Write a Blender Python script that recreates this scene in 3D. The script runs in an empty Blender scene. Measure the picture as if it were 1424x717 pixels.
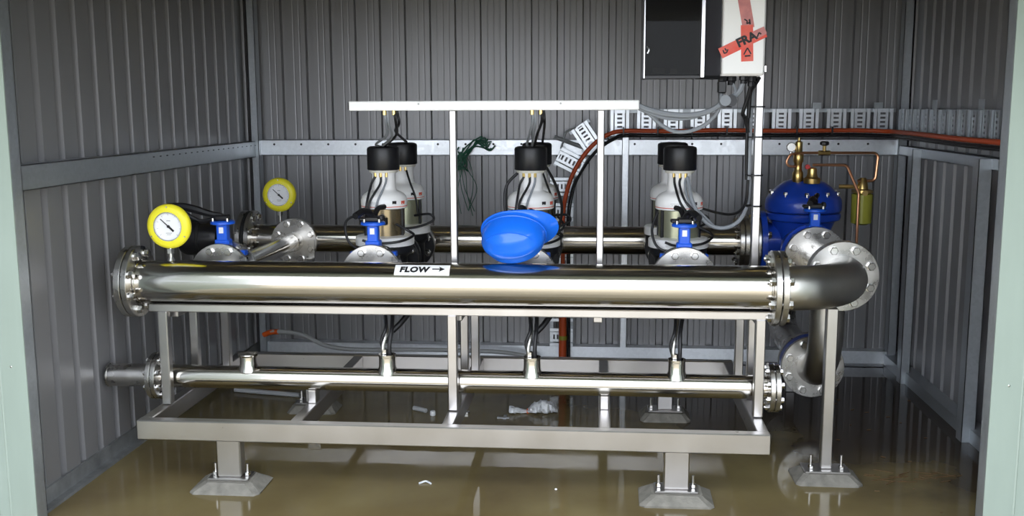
import bpy, math, random
from mathutils import Vector, Matrix
random.seed(7)
PI = math.pi
scene = bpy.context.scene

# ------------------------------------------------------------------ camera
cam_d = bpy.data.cameras.new('camera'); cam = bpy.data.objects.new('camera', cam_d)
scene.collection.objects.link(cam); scene.camera = cam
cam_d.sensor_width = 36.0; cam_d.lens = 1400.0/1424.0*36.0; cam_d.clip_start = 0.05
pitch, yaw, roll = math.radians(8.551), math.radians(4.965), 0.004
Fw = Vector((-math.sin(yaw)*math.cos(pitch), math.cos(yaw)*math.cos(pitch), -math.sin(pitch)))
R0 = Vector((math.cos(yaw), math.sin(yaw), 0)); U0 = R0.cross(Fw)
Rt = R0*math.cos(roll) - U0*math.sin(roll); Up = R0*math.sin(roll) + U0*math.cos(roll)
cam.matrix_world = Matrix(((Rt.x, Up.x, -Fw.x, 0), (Rt.y, Up.y, -Fw.y, 0), (Rt.z, Up.z, -Fw.z, 1.55), (0, 0, 0, 1)))

# ------------------------------------------------------------------ light: an overcast sky through the open front
world = bpy.data.worlds.new('overcast_sky'); scene.world = world; world.use_nodes = True
bg = world.node_tree.nodes['Background']
bg.inputs['Color'].default_value = (0.89, 0.945, 1.04, 1); bg.inputs['Strength'].default_value = 1.75
scene.view_settings.view_transform = 'Standard'; scene.view_settings.look = 'None'
scene.view_settings.gamma = 1.0; scene.view_settings.use_curve_mapping = False
scene.view_settings.exposure = 1.48

# ------------------------------------------------------------------ materials
MAT = {}
def mat(name, col, metal=0.0, rough=0.5, var=0.0, vscale=(8, 8, 8), bump=0.0, bscale=40, rvar=0.0, ior=1.45, coat=0.0,
        col2=None, detail=4, trans=0.0, alpha=1.0, voronoi=False):
    m = bpy.data.materials.new(name); m.use_nodes = True
    nt = m.node_tree; b = nt.nodes['Principled BSDF']
    b.inputs['Base Color'].default_value = (*col, 1); b.inputs['Metallic'].default_value = metal
    b.inputs['Roughness'].default_value = rough; b.inputs['IOR'].default_value = ior
    b.inputs['Coat Weight'].default_value = coat; b.inputs['Transmission Weight'].default_value = trans
    b.inputs['Alpha'].default_value = alpha
    if var or rvar or bump or col2:
        tc = nt.nodes.new('ShaderNodeTexCoord'); mp = nt.nodes.new('ShaderNodeMapping')
        mp.inputs['Scale'].default_value = vscale
        nt.links.new(tc.outputs['Object'], mp.inputs['Vector'])
        if voronoi:
            n = nt.nodes.new('ShaderNodeTexVoronoi'); n.inputs['Scale'].default_value = 1.0; out = n.outputs['Color']
            sp = nt.nodes.new('ShaderNodeSeparateColor'); nt.links.new(out, sp.inputs[0]); out = sp.outputs[0]
        else:
            n = nt.nodes.new('ShaderNodeTexNoise'); n.inputs['Scale'].default_value = 1.0; n.inputs['Detail'].default_value = detail
            out = n.outputs['Fac']
        nt.links.new(mp.outputs['Vector'], n.inputs['Vector'])
        if var or col2:
            rp = nt.nodes.new('ShaderNodeValToRGB'); nt.links.new(out, rp.inputs['Fac'])
            a = col2 if col2 else tuple(max(0, c*(1-var)) for c in col); z = col if col2 else tuple(min(1, c*(1+var)) for c in col)
            lo, hi = (0.1, 0.9) if voronoi else (0.32, 0.68)
            rp.color_ramp.elements[0].position = lo; rp.color_ramp.elements[1].position = hi
            rp.color_ramp.elements[0].color = (*a, 1); rp.color_ramp.elements[1].color = (*z, 1)
            nt.links.new(rp.outputs['Color'], b.inputs['Base Color'])
        if rvar:
            mr = nt.nodes.new('ShaderNodeMapRange'); nt.links.new(out, mr.inputs['Value'])
            mr.inputs['From Min'].default_value = 0.3; mr.inputs['From Max'].default_value = 0.7
            mr.inputs['To Min'].default_value = max(0.01, rough-rvar); mr.inputs['To Max'].default_value = rough+rvar
            nt.links.new(mr.outputs['Result'], b.inputs['Roughness'])
        if bump:
            n2 = nt.nodes.new('ShaderNodeTexNoise'); n2.inputs['Scale'].default_value = bscale
            nt.links.new(tc.outputs['Object'], n2.inputs['Vector'])
            bp = nt.nodes.new('ShaderNodeBump'); bp.inputs['Strength'].default_value = bump; bp.inputs['Distance'].default_value = 0.01
            nt.links.new(n2.outputs['Fac'], bp.inputs['Height']); nt.links.new(bp.outputs['Normal'], b.inputs['Normal'])
    MAT[name] = m
    return m

mat('stainless', (0.60, 0.575, 0.53), 1.0, 0.155, var=0.05, vscale=(1.5, 50, 50), rvar=0.04)
mat('stainless_satin', (0.60, 0.585, 0.55), 1.0, 0.36, var=0.06, vscale=(12, 12, 12), rvar=0.04)
mat('stainless_flange', (0.56, 0.55, 0.53), 1.0, 0.30, var=0.12, vscale=(14, 14, 14), rvar=0.08)
mat('stainless_frame', (0.53, 0.515, 0.505), 1.0, 0.30, var=0.04, vscale=(6, 6, 6), rvar=0.03)
mat('bolt_steel', (0.70, 0.69, 0.67), 1.0, 0.24)
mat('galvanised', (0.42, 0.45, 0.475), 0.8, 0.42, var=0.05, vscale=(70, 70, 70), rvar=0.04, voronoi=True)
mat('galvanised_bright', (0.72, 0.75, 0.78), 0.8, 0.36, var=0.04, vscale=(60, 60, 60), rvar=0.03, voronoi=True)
mat('cladding', (0.272, 0.270, 0.276), 0.5, 0.40)
mat('roof_sheet', (0.26, 0.25, 0.24), 0.0, 0.5)
mat('pale_green_steel', (0.31, 0.37, 0.325), 0.0, 0.42, var=0.03, vscale=(20, 20, 3))
mat('white_paint', (0.93, 0.93, 0.93), 0.0, 0.32)
mat('white_pump', (0.90, 0.90, 0.90), 0.0, 0.30)
mat('cream_ring', (0.66, 0.64, 0.58), 0.0, 0.4)
mat('black_plastic', (0.010, 0.010, 0.012), 0.0, 0.38)
mat('black_iron', (0.014, 0.015, 0.018), 0.0, 0.42, var=0.3, vscale=(30, 30, 30))
mat('rubber', (0.012, 0.012, 0.012), 0.0, 0.6)
mat('blue_paint', (0.012, 0.060, 0.46), 0.0, 0.28, var=0.10, vscale=(12, 12, 12), coat=0.3)
mat('blue_valve', (0.015, 0.115, 0.70), 0.0, 0.35)
mat('blue_helmet', (0.010, 0.15, 0.80), 0.0, 0.24, coat=0.2)
mat('yellow', (0.86, 0.78, 0.035), 0.0, 0.4)
mat('dial_white', (0.85, 0.86, 0.88), 0.0, 0.3)
mat('ink', (0.012, 0.012, 0.013), 0.0, 0.5)
mat('brass', (0.72, 0.52, 0.20), 1.0, 0.30)
mat('copper', (0.72, 0.36, 0.20), 1.0, 0.30)
mat('sleeve_gold_reflection', (0.34, 0.27, 0.16), 0.85, 0.26, var=0.25, vscale=(20, 20, 3))  # stainless sleeves: warm reflection put into this and the next base colour
mat('sleeve_olive', (0.46, 0.47, 0.33), 0.7, 0.30, var=0.18, vscale=(20, 20, 3))
mat('orange_conduit', (0.52, 0.075, 0.015), 0.0, 0.45)
mat('orange_tape', (0.80, 0.13, 0.02), 0.0, 0.45)
mat('grey_cable', (0.25, 0.27, 0.30), 0.0, 0.5)
mat('pale_conduit', (0.42, 0.43, 0.43), 0.0, 0.5)
mat('black_cable', (0.010, 0.010, 0.012), 0.0, 0.45)
mat('dark_glass', (0.012, 0.012, 0.012), 0.0, 0.05)
mat('cabinet_dark_grey', (0.05, 0.05, 0.06), 0.2, 0.4)  # plain dark grey-blue for the glazed cabinet's body and side panel
mat('aluminium', (0.80, 0.80, 0.82), 1.0, 0.25)
mat('red_tape', (0.80, 0.05, 0.015), 0.0, 0.35, col2=(0.72, 0.14, 0.09), vscale=(18, 18, 18))
mat('pink_tape', (0.66, 0.24, 0.22), 0.0, 0.35, col2=(0.48, 0.17, 0.17), vscale=(30, 30, 30))
mat('red_print', (0.70, 0.10, 0.05), 0.0, 0.45)
mat('label_print', (0.45, 0.45, 0.45), 0.0, 0.45)
mat('breaker', (0.42, 0.36, 0.24), 0.0, 0.5)
mat('concrete_pad', (0.19, 0.18, 0.155), 0.0, 0.75, var=0.18, vscale=(25, 25, 25), bump=0.3, bscale=60)
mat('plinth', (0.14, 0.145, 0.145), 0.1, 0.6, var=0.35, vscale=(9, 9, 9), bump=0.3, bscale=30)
mat('ground', (0.36, 0.31, 0.22), 0.0, 0.9, var=0.15, vscale=(2, 2, 2), bump=0.4, bscale=30)
mat('green_wire', (0.02, 0.11, 0.065), 0.0, 0.5)
mat('filter_bowl', (0.30, 0.30, 0.04), 0.0, 0.25)
mat('clear_plastic', (0.72, 0.74, 0.76), 0.0, 0.22, var=0.2, vscale=(40, 40, 40), bump=0.6, bscale=70)
mat('grey_plastic', (0.40, 0.41, 0.42), 0.0, 0.45)
mat('dry_leaf', (0.13, 0.075, 0.03), 0.0, 0.8)
mat('handle_red', (0.55, 0.03, 0.03), 0.0, 0.4)

mat('amber_sheet', (1.0, 0.72, 0.22), 0.0, 0.35, trans=0.9)
def floor_material():
    m = bpy.data.materials.new('wet_concrete'); m.use_nodes = True; nt = m.node_tree; b = nt.nodes['Principled BSDF']
    tc = nt.nodes.new('ShaderNodeTexCoord')
    def noise(scale, det=4):
        n = nt.nodes.new('ShaderNodeTexNoise'); n.inputs['Scale'].default_value = scale; n.inputs['Detail'].default_value = det
        nt.links.new(tc.outputs['Object'], n.inputs['Vector']); return n.outputs['Fac']
    rp = nt.nodes.new('ShaderNodeValToRGB'); nt.links.new(noise(1.6, 8), rp.inputs['Fac'])
    e = rp.color_ramp.elements
    e[0].position = 0.30; e[0].color = (0.115, 0.083, 0.035, 1); e[1].position = 0.70; e[1].color = (0.225, 0.182, 0.084, 1)
    # base colour turns dark brown towards the back right of the slab, ragged edge
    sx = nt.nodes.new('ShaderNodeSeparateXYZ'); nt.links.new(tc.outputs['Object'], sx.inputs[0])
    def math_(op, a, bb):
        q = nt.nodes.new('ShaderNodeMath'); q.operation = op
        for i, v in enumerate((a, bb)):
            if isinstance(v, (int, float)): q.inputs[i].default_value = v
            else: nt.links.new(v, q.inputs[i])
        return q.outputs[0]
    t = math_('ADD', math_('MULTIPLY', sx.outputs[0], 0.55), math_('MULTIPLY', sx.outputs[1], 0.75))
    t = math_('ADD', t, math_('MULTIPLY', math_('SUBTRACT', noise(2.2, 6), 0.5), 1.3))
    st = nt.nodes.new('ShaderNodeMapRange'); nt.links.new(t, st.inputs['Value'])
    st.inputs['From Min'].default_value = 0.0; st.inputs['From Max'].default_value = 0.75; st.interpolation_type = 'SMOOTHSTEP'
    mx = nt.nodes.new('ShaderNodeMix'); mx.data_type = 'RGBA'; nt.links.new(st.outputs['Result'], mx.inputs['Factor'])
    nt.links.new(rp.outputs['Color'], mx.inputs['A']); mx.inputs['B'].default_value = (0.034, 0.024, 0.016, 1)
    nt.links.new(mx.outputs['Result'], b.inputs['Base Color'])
    mr = nt.nodes.new('ShaderNodeMapRange'); nt.links.new(noise(2.3, 5), mr.inputs['Value'])
    mr.inputs['From Min'].default_value = 0.42; mr.inputs['From Max'].default_value = 0.68
    mr.inputs['To Min'].default_value = 0.025; mr.inputs['To Max'].default_value = 0.16
    nt.links.new(mr.outputs['Result'], b.inputs['Roughness'])
    b.inputs['IOR'].default_value = 1.36
    bp = nt.nodes.new('ShaderNodeBump'); bp.inputs['Strength'].default_value = 0.02; bp.inputs['Distance'].default_value = 0.02
    nt.links.new(noise(5.0, 2), bp.inputs['Height']); nt.links.new(bp.outputs['Normal'], b.inputs['Normal'])
    MAT['wet_concrete'] = m
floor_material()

# ------------------------------------------------------------------ mesh helpers
COL = scene.collection
W = {}            # world location of each object that may be a parent
def V(*a): return Vector(a)
def basis(axis):
    z = Vector(axis).normalized(); t = Vector((0, 0, 1)) if abs(z.z) < 0.9 else Vector((0, 1, 0))
    x = t.cross(z).normalized(); return x, z.cross(x), z
X, Y, Z = V(1, 0, 0), V(0, 1, 0), V(0, 0, 1)

class MB:
    def __init__(s): s.v = []; s.f = []
    def add(s, vs, fs):
        o = len(s.v); s.v += [Vector(p) for p in vs]; s.f += [tuple(i+o for i in q) for q in fs]; return s
    def box(s, lo, hi, M=None):
        vs = [V(x, y, z) for x in (lo[0], hi[0]) for y in (lo[1], hi[1]) for z in (lo[2], hi[2])]
        if M: vs = [M @ p for p in vs]
        return s.add(vs, [(0, 1, 3, 2), (4, 6, 7, 5), (0, 4, 5, 1), (2, 3, 7, 6), (0, 2, 6, 4), (1, 5, 7, 3)])
    def bbox(s, lo, hi, b=0.004, M=None):          # box with chamfered edges (along all axes)
        vs, fs, idx = [], [], {}
        for ix in (0, 1):
            for iy in (0, 1):
                for iz in (0, 1):
                    p = [(lo, hi)[i][k] for k, i in enumerate((ix, iy, iz))]
                    sg = [1 if i == 0 else -1 for i in (ix, iy, iz)]
                    for a in range(3):
                        q = list(p)
                        for k in range(3):
                            if k != a: q[k] += sg[k]*b
                        idx[(ix, iy, iz, a)] = len(vs); vs.append(V(*q))
        for a in range(3):
            u, w = (a+1) % 3, (a+2) % 3
            for sd in (0, 1):
                q = []
                for (i, j) in ((0, 0), (1, 0), (1, 1), (0, 1)):
                    k = [0, 0, 0]; k[a] = sd; k[u] = i; k[w] = j; q.append(idx[(*k, a)])
                fs.append(tuple(q if sd else q[::-1]))
        for a in range(3):
            u, w = (a+1) % 3, (a+2) % 3
            for i in (0, 1):
                for j in (0, 1):
                    k0 = [0, 0, 0]; k0[u] = i; k0[w] = j; k1 = list(k0); k1[a] = 1
                    q = (idx[(*k0, u)], idx[(*k1, u)], idx[(*k1, w)], idx[(*k0, w)])
                    fs.append(q if (i ^ j) == 0 else q[::-1])
        for ix in (0, 1):
            for iy in (0, 1):
                for iz in (0, 1):
                    q = tuple(idx[(ix, iy, iz, a)] for a in range(3)); fs.append(q if (ix+iy+iz) % 2 == 0 else q[::-1])
        if M: vs = [M @ p for p in vs]
        return s.add(vs, fs)
    def lathe(s, prof, o, axis, seg=32, closed=False):   # prof: (radius, distance along axis)
        x, y, z = basis(axis); o = Vector(o); n = len(prof); vs = []
        for r, t in prof:
            for k in range(seg):
                a = 2*PI*k/seg; vs.append(o + z*t + (x*math.cos(a) + y*math.sin(a))*max(r, 1e-5))
        fs = [(i*seg+k, i*seg+(k+1) % seg, (i+1)*seg+(k+1) % seg, (i+1)*seg+k) for i in range(n-1) for k in range(seg)]
        if closed: fs += [((n-1)*seg+k, (n-1)*seg+(k+1) % seg, (k+1) % seg, k) for k in range(seg)]
        else: fs += [tuple(range(seg))[::-1], tuple((n-1)*seg+k for k in range(seg))]
        return s.add(vs, fs)
    def cyl(s, a, b, r, seg=24, ch=0.0):
        a, b = Vector(a), Vector(b); L = (b-a).length
        prof = [(r, 0), (r, L)] if not ch else [(r-ch, 0), (r, ch), (r, L-ch), (r-ch, L)]
        return s.lathe(prof, a, b-a, seg)
    def ring(s, c, axis, ro, ri, th, seg=36, ch=0.002):    # disc with bore, centred on c
        h = th/2
        return s.lathe([(ri, -h), (ro-ch, -h), (ro, -h+ch), (ro, h-ch), (ro-ch, h), (ri, h)], c, axis, seg, closed=True)
    def tube(s, pts, r, seg=10, caps=True):
        pts = [Vector(p) for p in pts]; n = len(pts); rs = r if isinstance(r, (list, tuple)) else [r]*n
        t0 = (pts[1]-pts[0]).normalized(); x, y, _ = basis(t0); vs = []
        for i, p in enumerate(pts):
            t = (pts[min(i+1, n-1)] - pts[max(i-1, 0)])
            if t.length < 1e-9: t = t0
            t.normalize(); q = t0.rotation_difference(t); x = q @ x; y = q @ y; t0 = t
            for k in range(seg):
                a = 2*PI*k/seg; vs.append(p + (x*math.cos(a) + y*math.sin(a))*rs[i])
        fs = [(i*seg+k, i*seg+(k+1) % seg, (i+1)*seg+(k+1) % seg, (i+1)*seg+k) for i in range(n-1) for k in range(seg)]
        if caps: fs += [tuple(range(seg))[::-1], tuple((n-1)*seg+k for k in range(seg))]
        return s.add(vs, fs)
    def build(s, name, m, parent=None, smooth=True, angle=35):
        lo = Vector([min(p[i] for p in s.v) for i in range(3)]); hi = Vector([max(p[i] for p in s.v) for i in range(3)])
        c = (lo+hi)/2
        me = bpy.data.meshes.new(name); me.from_pydata([p-c for p in s.v], [], s.f); me.update()
        import bmesh
        bm = bmesh.new(); bm.from_mesh(me); bmesh.ops.recalc_face_normals(bm, faces=bm.faces); bm.to_mesh(me); bm.free()
        if smooth:
            me.shade_smooth(); me.set_sharp_from_angle(angle=math.radians(angle))
        me.materials.append(MAT[m])
        return place(name, me, c, parent)

def place(name, me, c, parent=None, rot=None):
    o = bpy.data.objects.new(name, me); COL.objects.link(o)
    if parent is not None: o.parent = parent; o.location = Vector(c) - W[parent]
    else: o.location = c
    if rot is not None: o.rotation_mode = 'QUATERNION'; o.rotation_quaternion = rot
    W[o] = Vector(c); return o
def tag(o, label, cat=None, group=None, kind=None):
    if label: o['label'] = label
    if cat: o['category'] = cat
    if group: o['group'] = group
    if kind: o['kind'] = kind
    return o
def thing(name, loc, label, cat, group=None):
    o = bpy.data.objects.new(name, None); COL.objects.link(o); o.location = loc; o.empty_display_size = 0.05
    W[o] = Vector(loc); return tag(o, label, cat, group)
def struct(o): o['kind'] = 'structure'; return o
def setting(name, loc=(0, 0, 0)):
    o = bpy.data.objects.new(name, None); COL.objects.link(o); o.location = loc; W[o] = Vector(loc); return struct(o)
def copy_tree(o, shift, parent=None):
    c = o.copy(); COL.objects.link(c); c.parent = parent
    if parent is None: c.location = o.location + Vector(shift)
    W[c] = W[o] + Vector(shift)
    for ch in o.children: copy_tree(ch, shift, c)
    return c
def spline(pts, n=8):
    P = [Vector(p) for p in pts]; P = [P[0]*2-P[1]] + P + [P[-1]*2-P[-2]]; out = []
    for i in range(1, len(P)-2):
        a, b, c, d = P[i-1:i+3]
        for k in range(n):
            t = k/n
            out.append(0.5*((2*b) + (c-a)*t + (2*a-5*b+4*c-d)*t*t + (3*b-a-3*c+d)*t**3))
    out.append(P[-2]); return out
def fillet(pts, r, n=6):
    P = [Vector(p) for p in pts]; out = [P[0]]
    for i in range(1, len(P)-1):
        a = (P[i-1]-P[i]).normalized(); b = (P[i+1]-P[i]).normalized()
        th = a.angle(b); d = r/math.tan(th/2); c = P[i] + (a+b).normalized()*(r/math.sin(th/2))
        s0, s1 = P[i]+a*d-c, P[i]+b*d-c; tot = s0.angle(s1); ax = s0.cross(s1).normalized()
        for k in range(n+1): out.append(c + Matrix.Rotation(tot*k/n, 3, ax) @ s0)
    out.append(P[-1]); return out

BOLTS = {}
def bolt_mesh(grip, r):
    k = (round(grip, 4), round(r, 4))
    if k in BOLTS: return BOLTS[k]
    m = MB(); h = grip/2
    m.lathe([(r*1.25, 0), (r*1.25, 0.003)], (0, 0, h), Z, 12)
    m.lathe([(r*1.12, 0.003), (r*1.12, 0.003+r*0.85), (r*0.95, 0.003+r*1.0)], (0, 0, h), Z, 6)
    m.lathe([(r*1.12, 0), (r*1.12, r*0.95)], (0, 0, -h), -Z, 6)
    m.cyl((0, 0, -h-r*1.35), (0, 0, h), r*0.55, 8)
    me = bpy.data.meshes.new('bolt'); me.from_pydata(m.v, [], m.f); me.update(); me.materials.append(MAT['bolt_steel'])
    BOLTS[k] = me; return me
def bolts(parent, c, axis, Rb, n, grip, r=0.015, a0=None):
    x, y, z = basis(axis); rot = z.to_track_quat('Z', 'Y')
    a0 = PI/n if a0 is None else a0
    for k in range(n):
        a = a0 + 2*PI*k/n
        place('bolt', bolt_mesh(grip, r), Vector(c) + (x*math.cos(a)+y*math.sin(a))*Rb, parent, rot)
def flange(parent, c, axis, R, th=0.022, bore=0.05, n=8, Rb=None, grip=None, r=0.015, m='stainless_flange', shift=0.0, blt=True, name='flange', gap=0.004):
    """one flange plate; its bolts reach through a partner when grip is larger"""
    f = MB().ring(c, axis, R, bore, th, 40).build(name, m, parent)
    if blt:
        z = Vector(axis).normalized()
        bolts(f, Vector(c) + z*shift, axis, Rb or R*0.80, n, grip or th, r)
    return f

# ================================================================== the shed
WL, WR, WB, FRONT, TOP = -2.16, 1.80, 6.17, 3.50, 2.55
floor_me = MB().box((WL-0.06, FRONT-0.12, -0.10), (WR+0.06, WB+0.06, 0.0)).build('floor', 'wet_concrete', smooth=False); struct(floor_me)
ground = MB().box((-14, -14, -0.22), (14, FRONT-0.12, -0.03)).build('ground', 'ground', smooth=False); struct(ground)
PITCH = 0.1543
def clad(name, o, sdir, out, length, phase, z0, z1, flutes=None):
    root = setting(name, o); o, sdir, out = Vector(o), Vector(sdir), Vector(out)
    prof = [(0.0, 0.0)]; s = phase
    while s - 0.03 < 0: s += PITCH
    while s + 0.03 < length:
        p = s - PITCH
        for q in (flutes or ()):
            c = p + PITCH*q
            if c-0.006 > prof[-1][0]+0.002: prof += [(c-0.006, 0.0), (c, 0.0010), (c+0.006, 0.0)]
        prof += [(s-0.024, 0.0), (s-0.018, 0.031), (s+0.018, 0.031), (s+0.024, 0.0)]
        s += PITCH
    prof.append((length, 0.0))
    ribs = [i for i in range(1, len(prof)) if prof[i][1] > 0.02 and prof[i-1][1] < 0.01]
    cuts = [0] + [i for k, i in enumerate(ribs) if k and k % 5 == 0] + [len(prof)-1]
    for a, b in zip(cuts[:-1], cuts[1:]):
        pts = prof[a:b+1]; vs = []; n = len(pts)
        for z in (z0, z1):
            vs += [o + sdir*q + out*d + Z*z for q, d in pts]
        vs += [v + out*0.0015 for v in vs]
        fs = [(i, i+1, n+i+1, n+i) for i in range(n-1)] + [(2*n+i, 3*n+i, 3*n+i+1, 2*n+i+1) for i in range(n-1)]
        fs += [(i, 2*n+i, 2*n+i+1, i+1) for i in range(n-1)] + [(n+i, n+i+1, 3*n+i+1, 3*n+i) for i in range(n-1)]
        fs += [(0, n, 3*n, 2*n), (n-1, 3*n-1, 4*n-1, 2*n-1)]
        MB().add(vs, fs).build('cladding_sheet', 'cladding', root, smooth=False)
    return root
clad('wall_left', (WL, FRONT-0.03, 0), Y, -X, WB-FRONT+0.03, 3.598-FRONT+0.03, 0.02, TOP)
clad('wall_back', (WL, WB, 0), X, Y, WR-WL, -1.935-WL, 0.02, TOP, (0.38, 0.62))
clad('wall_right', (WR, FRONT, 0), Y, X, WB-FRONT, 0.10, 0.02, TOP)
roof = setting('ceiling', (WL, FRONT, TOP))
for k in range(6):
    x0 = WL-0.1 + k*(WR-WL+0.2)/6; x1 = x0 + (WR-WL+0.2)/6
    for ya, yb in ((FRONT-0.09, 4.555), (4.585, WB+0.1)):
        MB().box((x0, ya, TOP), (x1-0.002, yb, TOP+0.03)).build('roof_sheet', 'roof_sheet', roof, smooth=False)
MB().box((WL-0.1, 4.54, TOP+0.031), (WR+0.1, 4.60, TOP+0.034)).build('ridge_strip', 'amber_sheet', roof, smooth=False)


# front wall: pale green jambs, header
fw = setting('wall_front', (0, FRONT, 0))
def jamb(x0, x1, rx, side):
    p = MB().box((x0, FRONT-0.10, -0.03), (x1, FRONT-0.094, TOP)).build('jamb_panel', 'pale_green_steel', fw, smooth=False)
    e = x1 if side < 0 else x0
    for d in (0.10, 0.22, 0.34):
        q = e + side*d
        MB().add([V(q-0.004, FRONT-0.1, -0.03), V(q, FRONT-0.1025, -0.03), V(q+0.004, FRONT-0.1, -0.03), V(q-0.004, FRONT-0.1, TOP), V(q, FRONT-0.1025, TOP), V(q+0.004, FRONT-0.1, TOP)],
                 [(0, 1, 4, 3), (1, 2, 5, 4), (0, 2, 1), (3, 4, 5), (0, 3, 5, 2)]).build('panel_crease', 'pale_green_steel', p, smooth=False)
    for z in (0.62, 1.63):
        MB().lathe([(0.004, 0), (0.004, 0.002), (0.002, 0.003)], (e+side*0.055, FRONT-0.10, z), -Y, 10).build('rivet', 'bolt_steel', p)
    # galvanised C post behind the panel
    a, b = (e-0.07, e) if side < 0 else (e, e+0.07)
    m = MB(); f = e - 0.003 if side < 0 else e
    m.box((min(e, e+side*0.003), FRONT-0.094, 0), (max(e, e+side*0.003), FRONT-0.03, TOP))
    m.box((a, FRONT-0.033, 0), (b, FRONT-0.03, TOP))
    m.build('door_post', 'galvanised', fw, smooth=False)
jamb(-2.75, -2.075, 0, -1)
jamb(1.318, 2.4, 0, 1)
MB().box((-2.75, FRONT-0.098, 1.97), (2.4, FRONT-0.094, TOP+0.02)).build('header_panel', 'pale_green_steel', fw, smooth=False)
# canopy over the opening and the left door leaf swung open, both just out of view
MB().box((-2.75, 2.70, 1.985), (2.4, FRONT-0.10, 2.01)).build('canopy', 'pale_green_steel', fw, smooth=False)
door = setting('door_1', (-2.20, FRONT-0.12, 0.0))
MB().box((-2.225, 1.72, 0.02), (-2.205, FRONT-0.12, 1.96)).build('leaf', 'pale_green_steel', door, smooth=False)
MB().box((-2.204, 1.72, 0.02), (-2.180, 1.78, 1.96)).build('stile', 'galvanised', door, smooth=False)
MB().box((-2.204, 1.79, 1.0), (-2.180, FRONT-0.13, 1.06)).build('mid_rail', 'galvanised', door, smooth=False)
door = setting('right_sky_blocker', (1.47, FRONT-0.12, 0.0))  # unseen right leaf, added to cut sky light on the left wall
MB().box((1.475, 1.72, 0.02), (1.495, FRONT-0.12, 1.96)).build('leaf', 'pale_green_steel', door, smooth=False)
MB().box((1.450, 1.72, 0.02), (1.474, 1.78, 1.96)).build('stile', 'galvanised', door, smooth=False)
# return of the front wall behind the right jamb
MB().box((1.40, FRONT-0.01, 0.0), (WR, FRONT-0.004, TOP)).build('return_panel', 'cladding', fw, smooth=False)

# galvanised girts, base angles, posts
tn = [0]
def trim(m, material='galvanised', parts=None):
    tn[0] += 1; o = m.build('trim_%d' % tn[0], material, smooth=False); return struct(o)
def girt(lo, hi, axis, face):      # lipped channel: web towards the room, flanges back to the wall
    m = MB(); t = 0.003; a, b = list(lo), list(hi)
    k = {'x': 0, 'y': 1}[face[1]]
    w0, w1 = list(lo), list(hi)
    if face[0] == '+': w0[k] = hi[k]-t
    else: w1[k] = lo[k]+t
    m.box(w0, w1)
    m.box((lo[0], lo[1], hi[2]-t), hi); m.box(lo, (hi[0], hi[1], lo[2]+t))
    return m
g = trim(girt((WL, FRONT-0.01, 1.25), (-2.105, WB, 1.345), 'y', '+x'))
for k in range(20):                # punched slots along the upper web
    y = 4.62 + k*0.075
    MB().box((-2.1055, y, 1.318), (-2.1035, y+0.016, 1.323)).build('slot', 'ink', g, smooth=False)
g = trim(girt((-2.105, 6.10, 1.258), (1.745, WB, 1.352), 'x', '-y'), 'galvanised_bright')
for k in range(22):
    x = -2.0 + k*0.17
    MB().lathe([(0.007, 0), (0.007, 0.002)], (x, 6.10, 1.325), -Y, 8).build('hole', 'ink', g)
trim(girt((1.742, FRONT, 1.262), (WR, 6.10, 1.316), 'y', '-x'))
bl = MB(); bl.box((WL-0.0, FRONT-0.03, 0), (WL+0.012, WB, 0.075)); bl.box((WL, FRONT-0.03, 0), (WL+0.045, WB, 0.012))
struct(bl.build('baseboard_left', 'plinth', smooth=False))
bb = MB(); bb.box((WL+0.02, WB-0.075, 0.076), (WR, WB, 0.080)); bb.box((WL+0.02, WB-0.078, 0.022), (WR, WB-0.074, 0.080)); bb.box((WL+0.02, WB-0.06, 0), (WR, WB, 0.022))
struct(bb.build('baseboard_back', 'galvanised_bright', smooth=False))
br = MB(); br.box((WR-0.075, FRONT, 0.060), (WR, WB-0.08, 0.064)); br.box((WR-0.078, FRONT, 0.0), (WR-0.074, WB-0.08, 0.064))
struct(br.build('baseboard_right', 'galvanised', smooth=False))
def cpost(x0, x1, y0, y1, z0, z1):   # C section: web faces the door side
    m = MB(); t = 0.003
    m.box((x0, y0, z0), (x1, y0+t, z1)); m.box((x0, y0, z0), (x0+t, y1, z1)); m.box((x1-t, y0, z0), (x1, y1, z1))
    return m
trim(cpost(1.695, 1.745, 5.66, 5.73, 0.0, 1.31))
trim(cpost(1.685, 1.745, 4.66, 4.73, 0.0, 1.31))
trim(cpost(1.735, 1.785, 6.07, 6.14, 0.02, TOP))      # back right corner post
trim(cpost(-2.13, -2.085, 6.06, 6.13, 0.02, TOP))     # back left corner post
trim(cpost(0.135, 0.175, 6.075, 6.10, 0.08, 1.37), 'galvanised_bright')

# ================================================================== cable tray on the walls
tray = thing('cable_tray', (0.9, 6.05, 1.36), 'galvanised slotted cable tray running along the back wall and onto the right wall', 'cable tray')
RUNG = {}
def rung_mesh(w, mt='galvanised_bright'):
    if (w, mt) in RUNG: return RUNG[(w, mt)]
    m = MB(); h = w/2
    # local: x along the tray, z across it, -y towards the room
    for sx in (-1, 1):
        m.box((sx*0.046-0.009, -0.016, -h), (sx*0.046+0.009, 0.0, h)); m.box((sx*0.0225-0.0075, -0.004, -h), (sx*0.0225+0.0075, 0.0, h))
    n = 5; ph = w*0.8/n
    m.box((-0.015, -0.004, -h), (0.015, 0, -w*0.4)); m.box((-0.015, -0.004, w*0.4), (0.015, 0, h))
    for k in range(n+1):
        z = -w*0.4 + k*ph; m.box((-0.015, -0.004, z-ph*0.26), (0.015, 0, z+ph*0.26))
    me = bpy.data.meshes.new('rung'); me.from_pydata(m.v, [], m.f); me.update(); me.materials.append(MAT[mt])
    RUNG[(w, mt)] = me; return me
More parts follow.
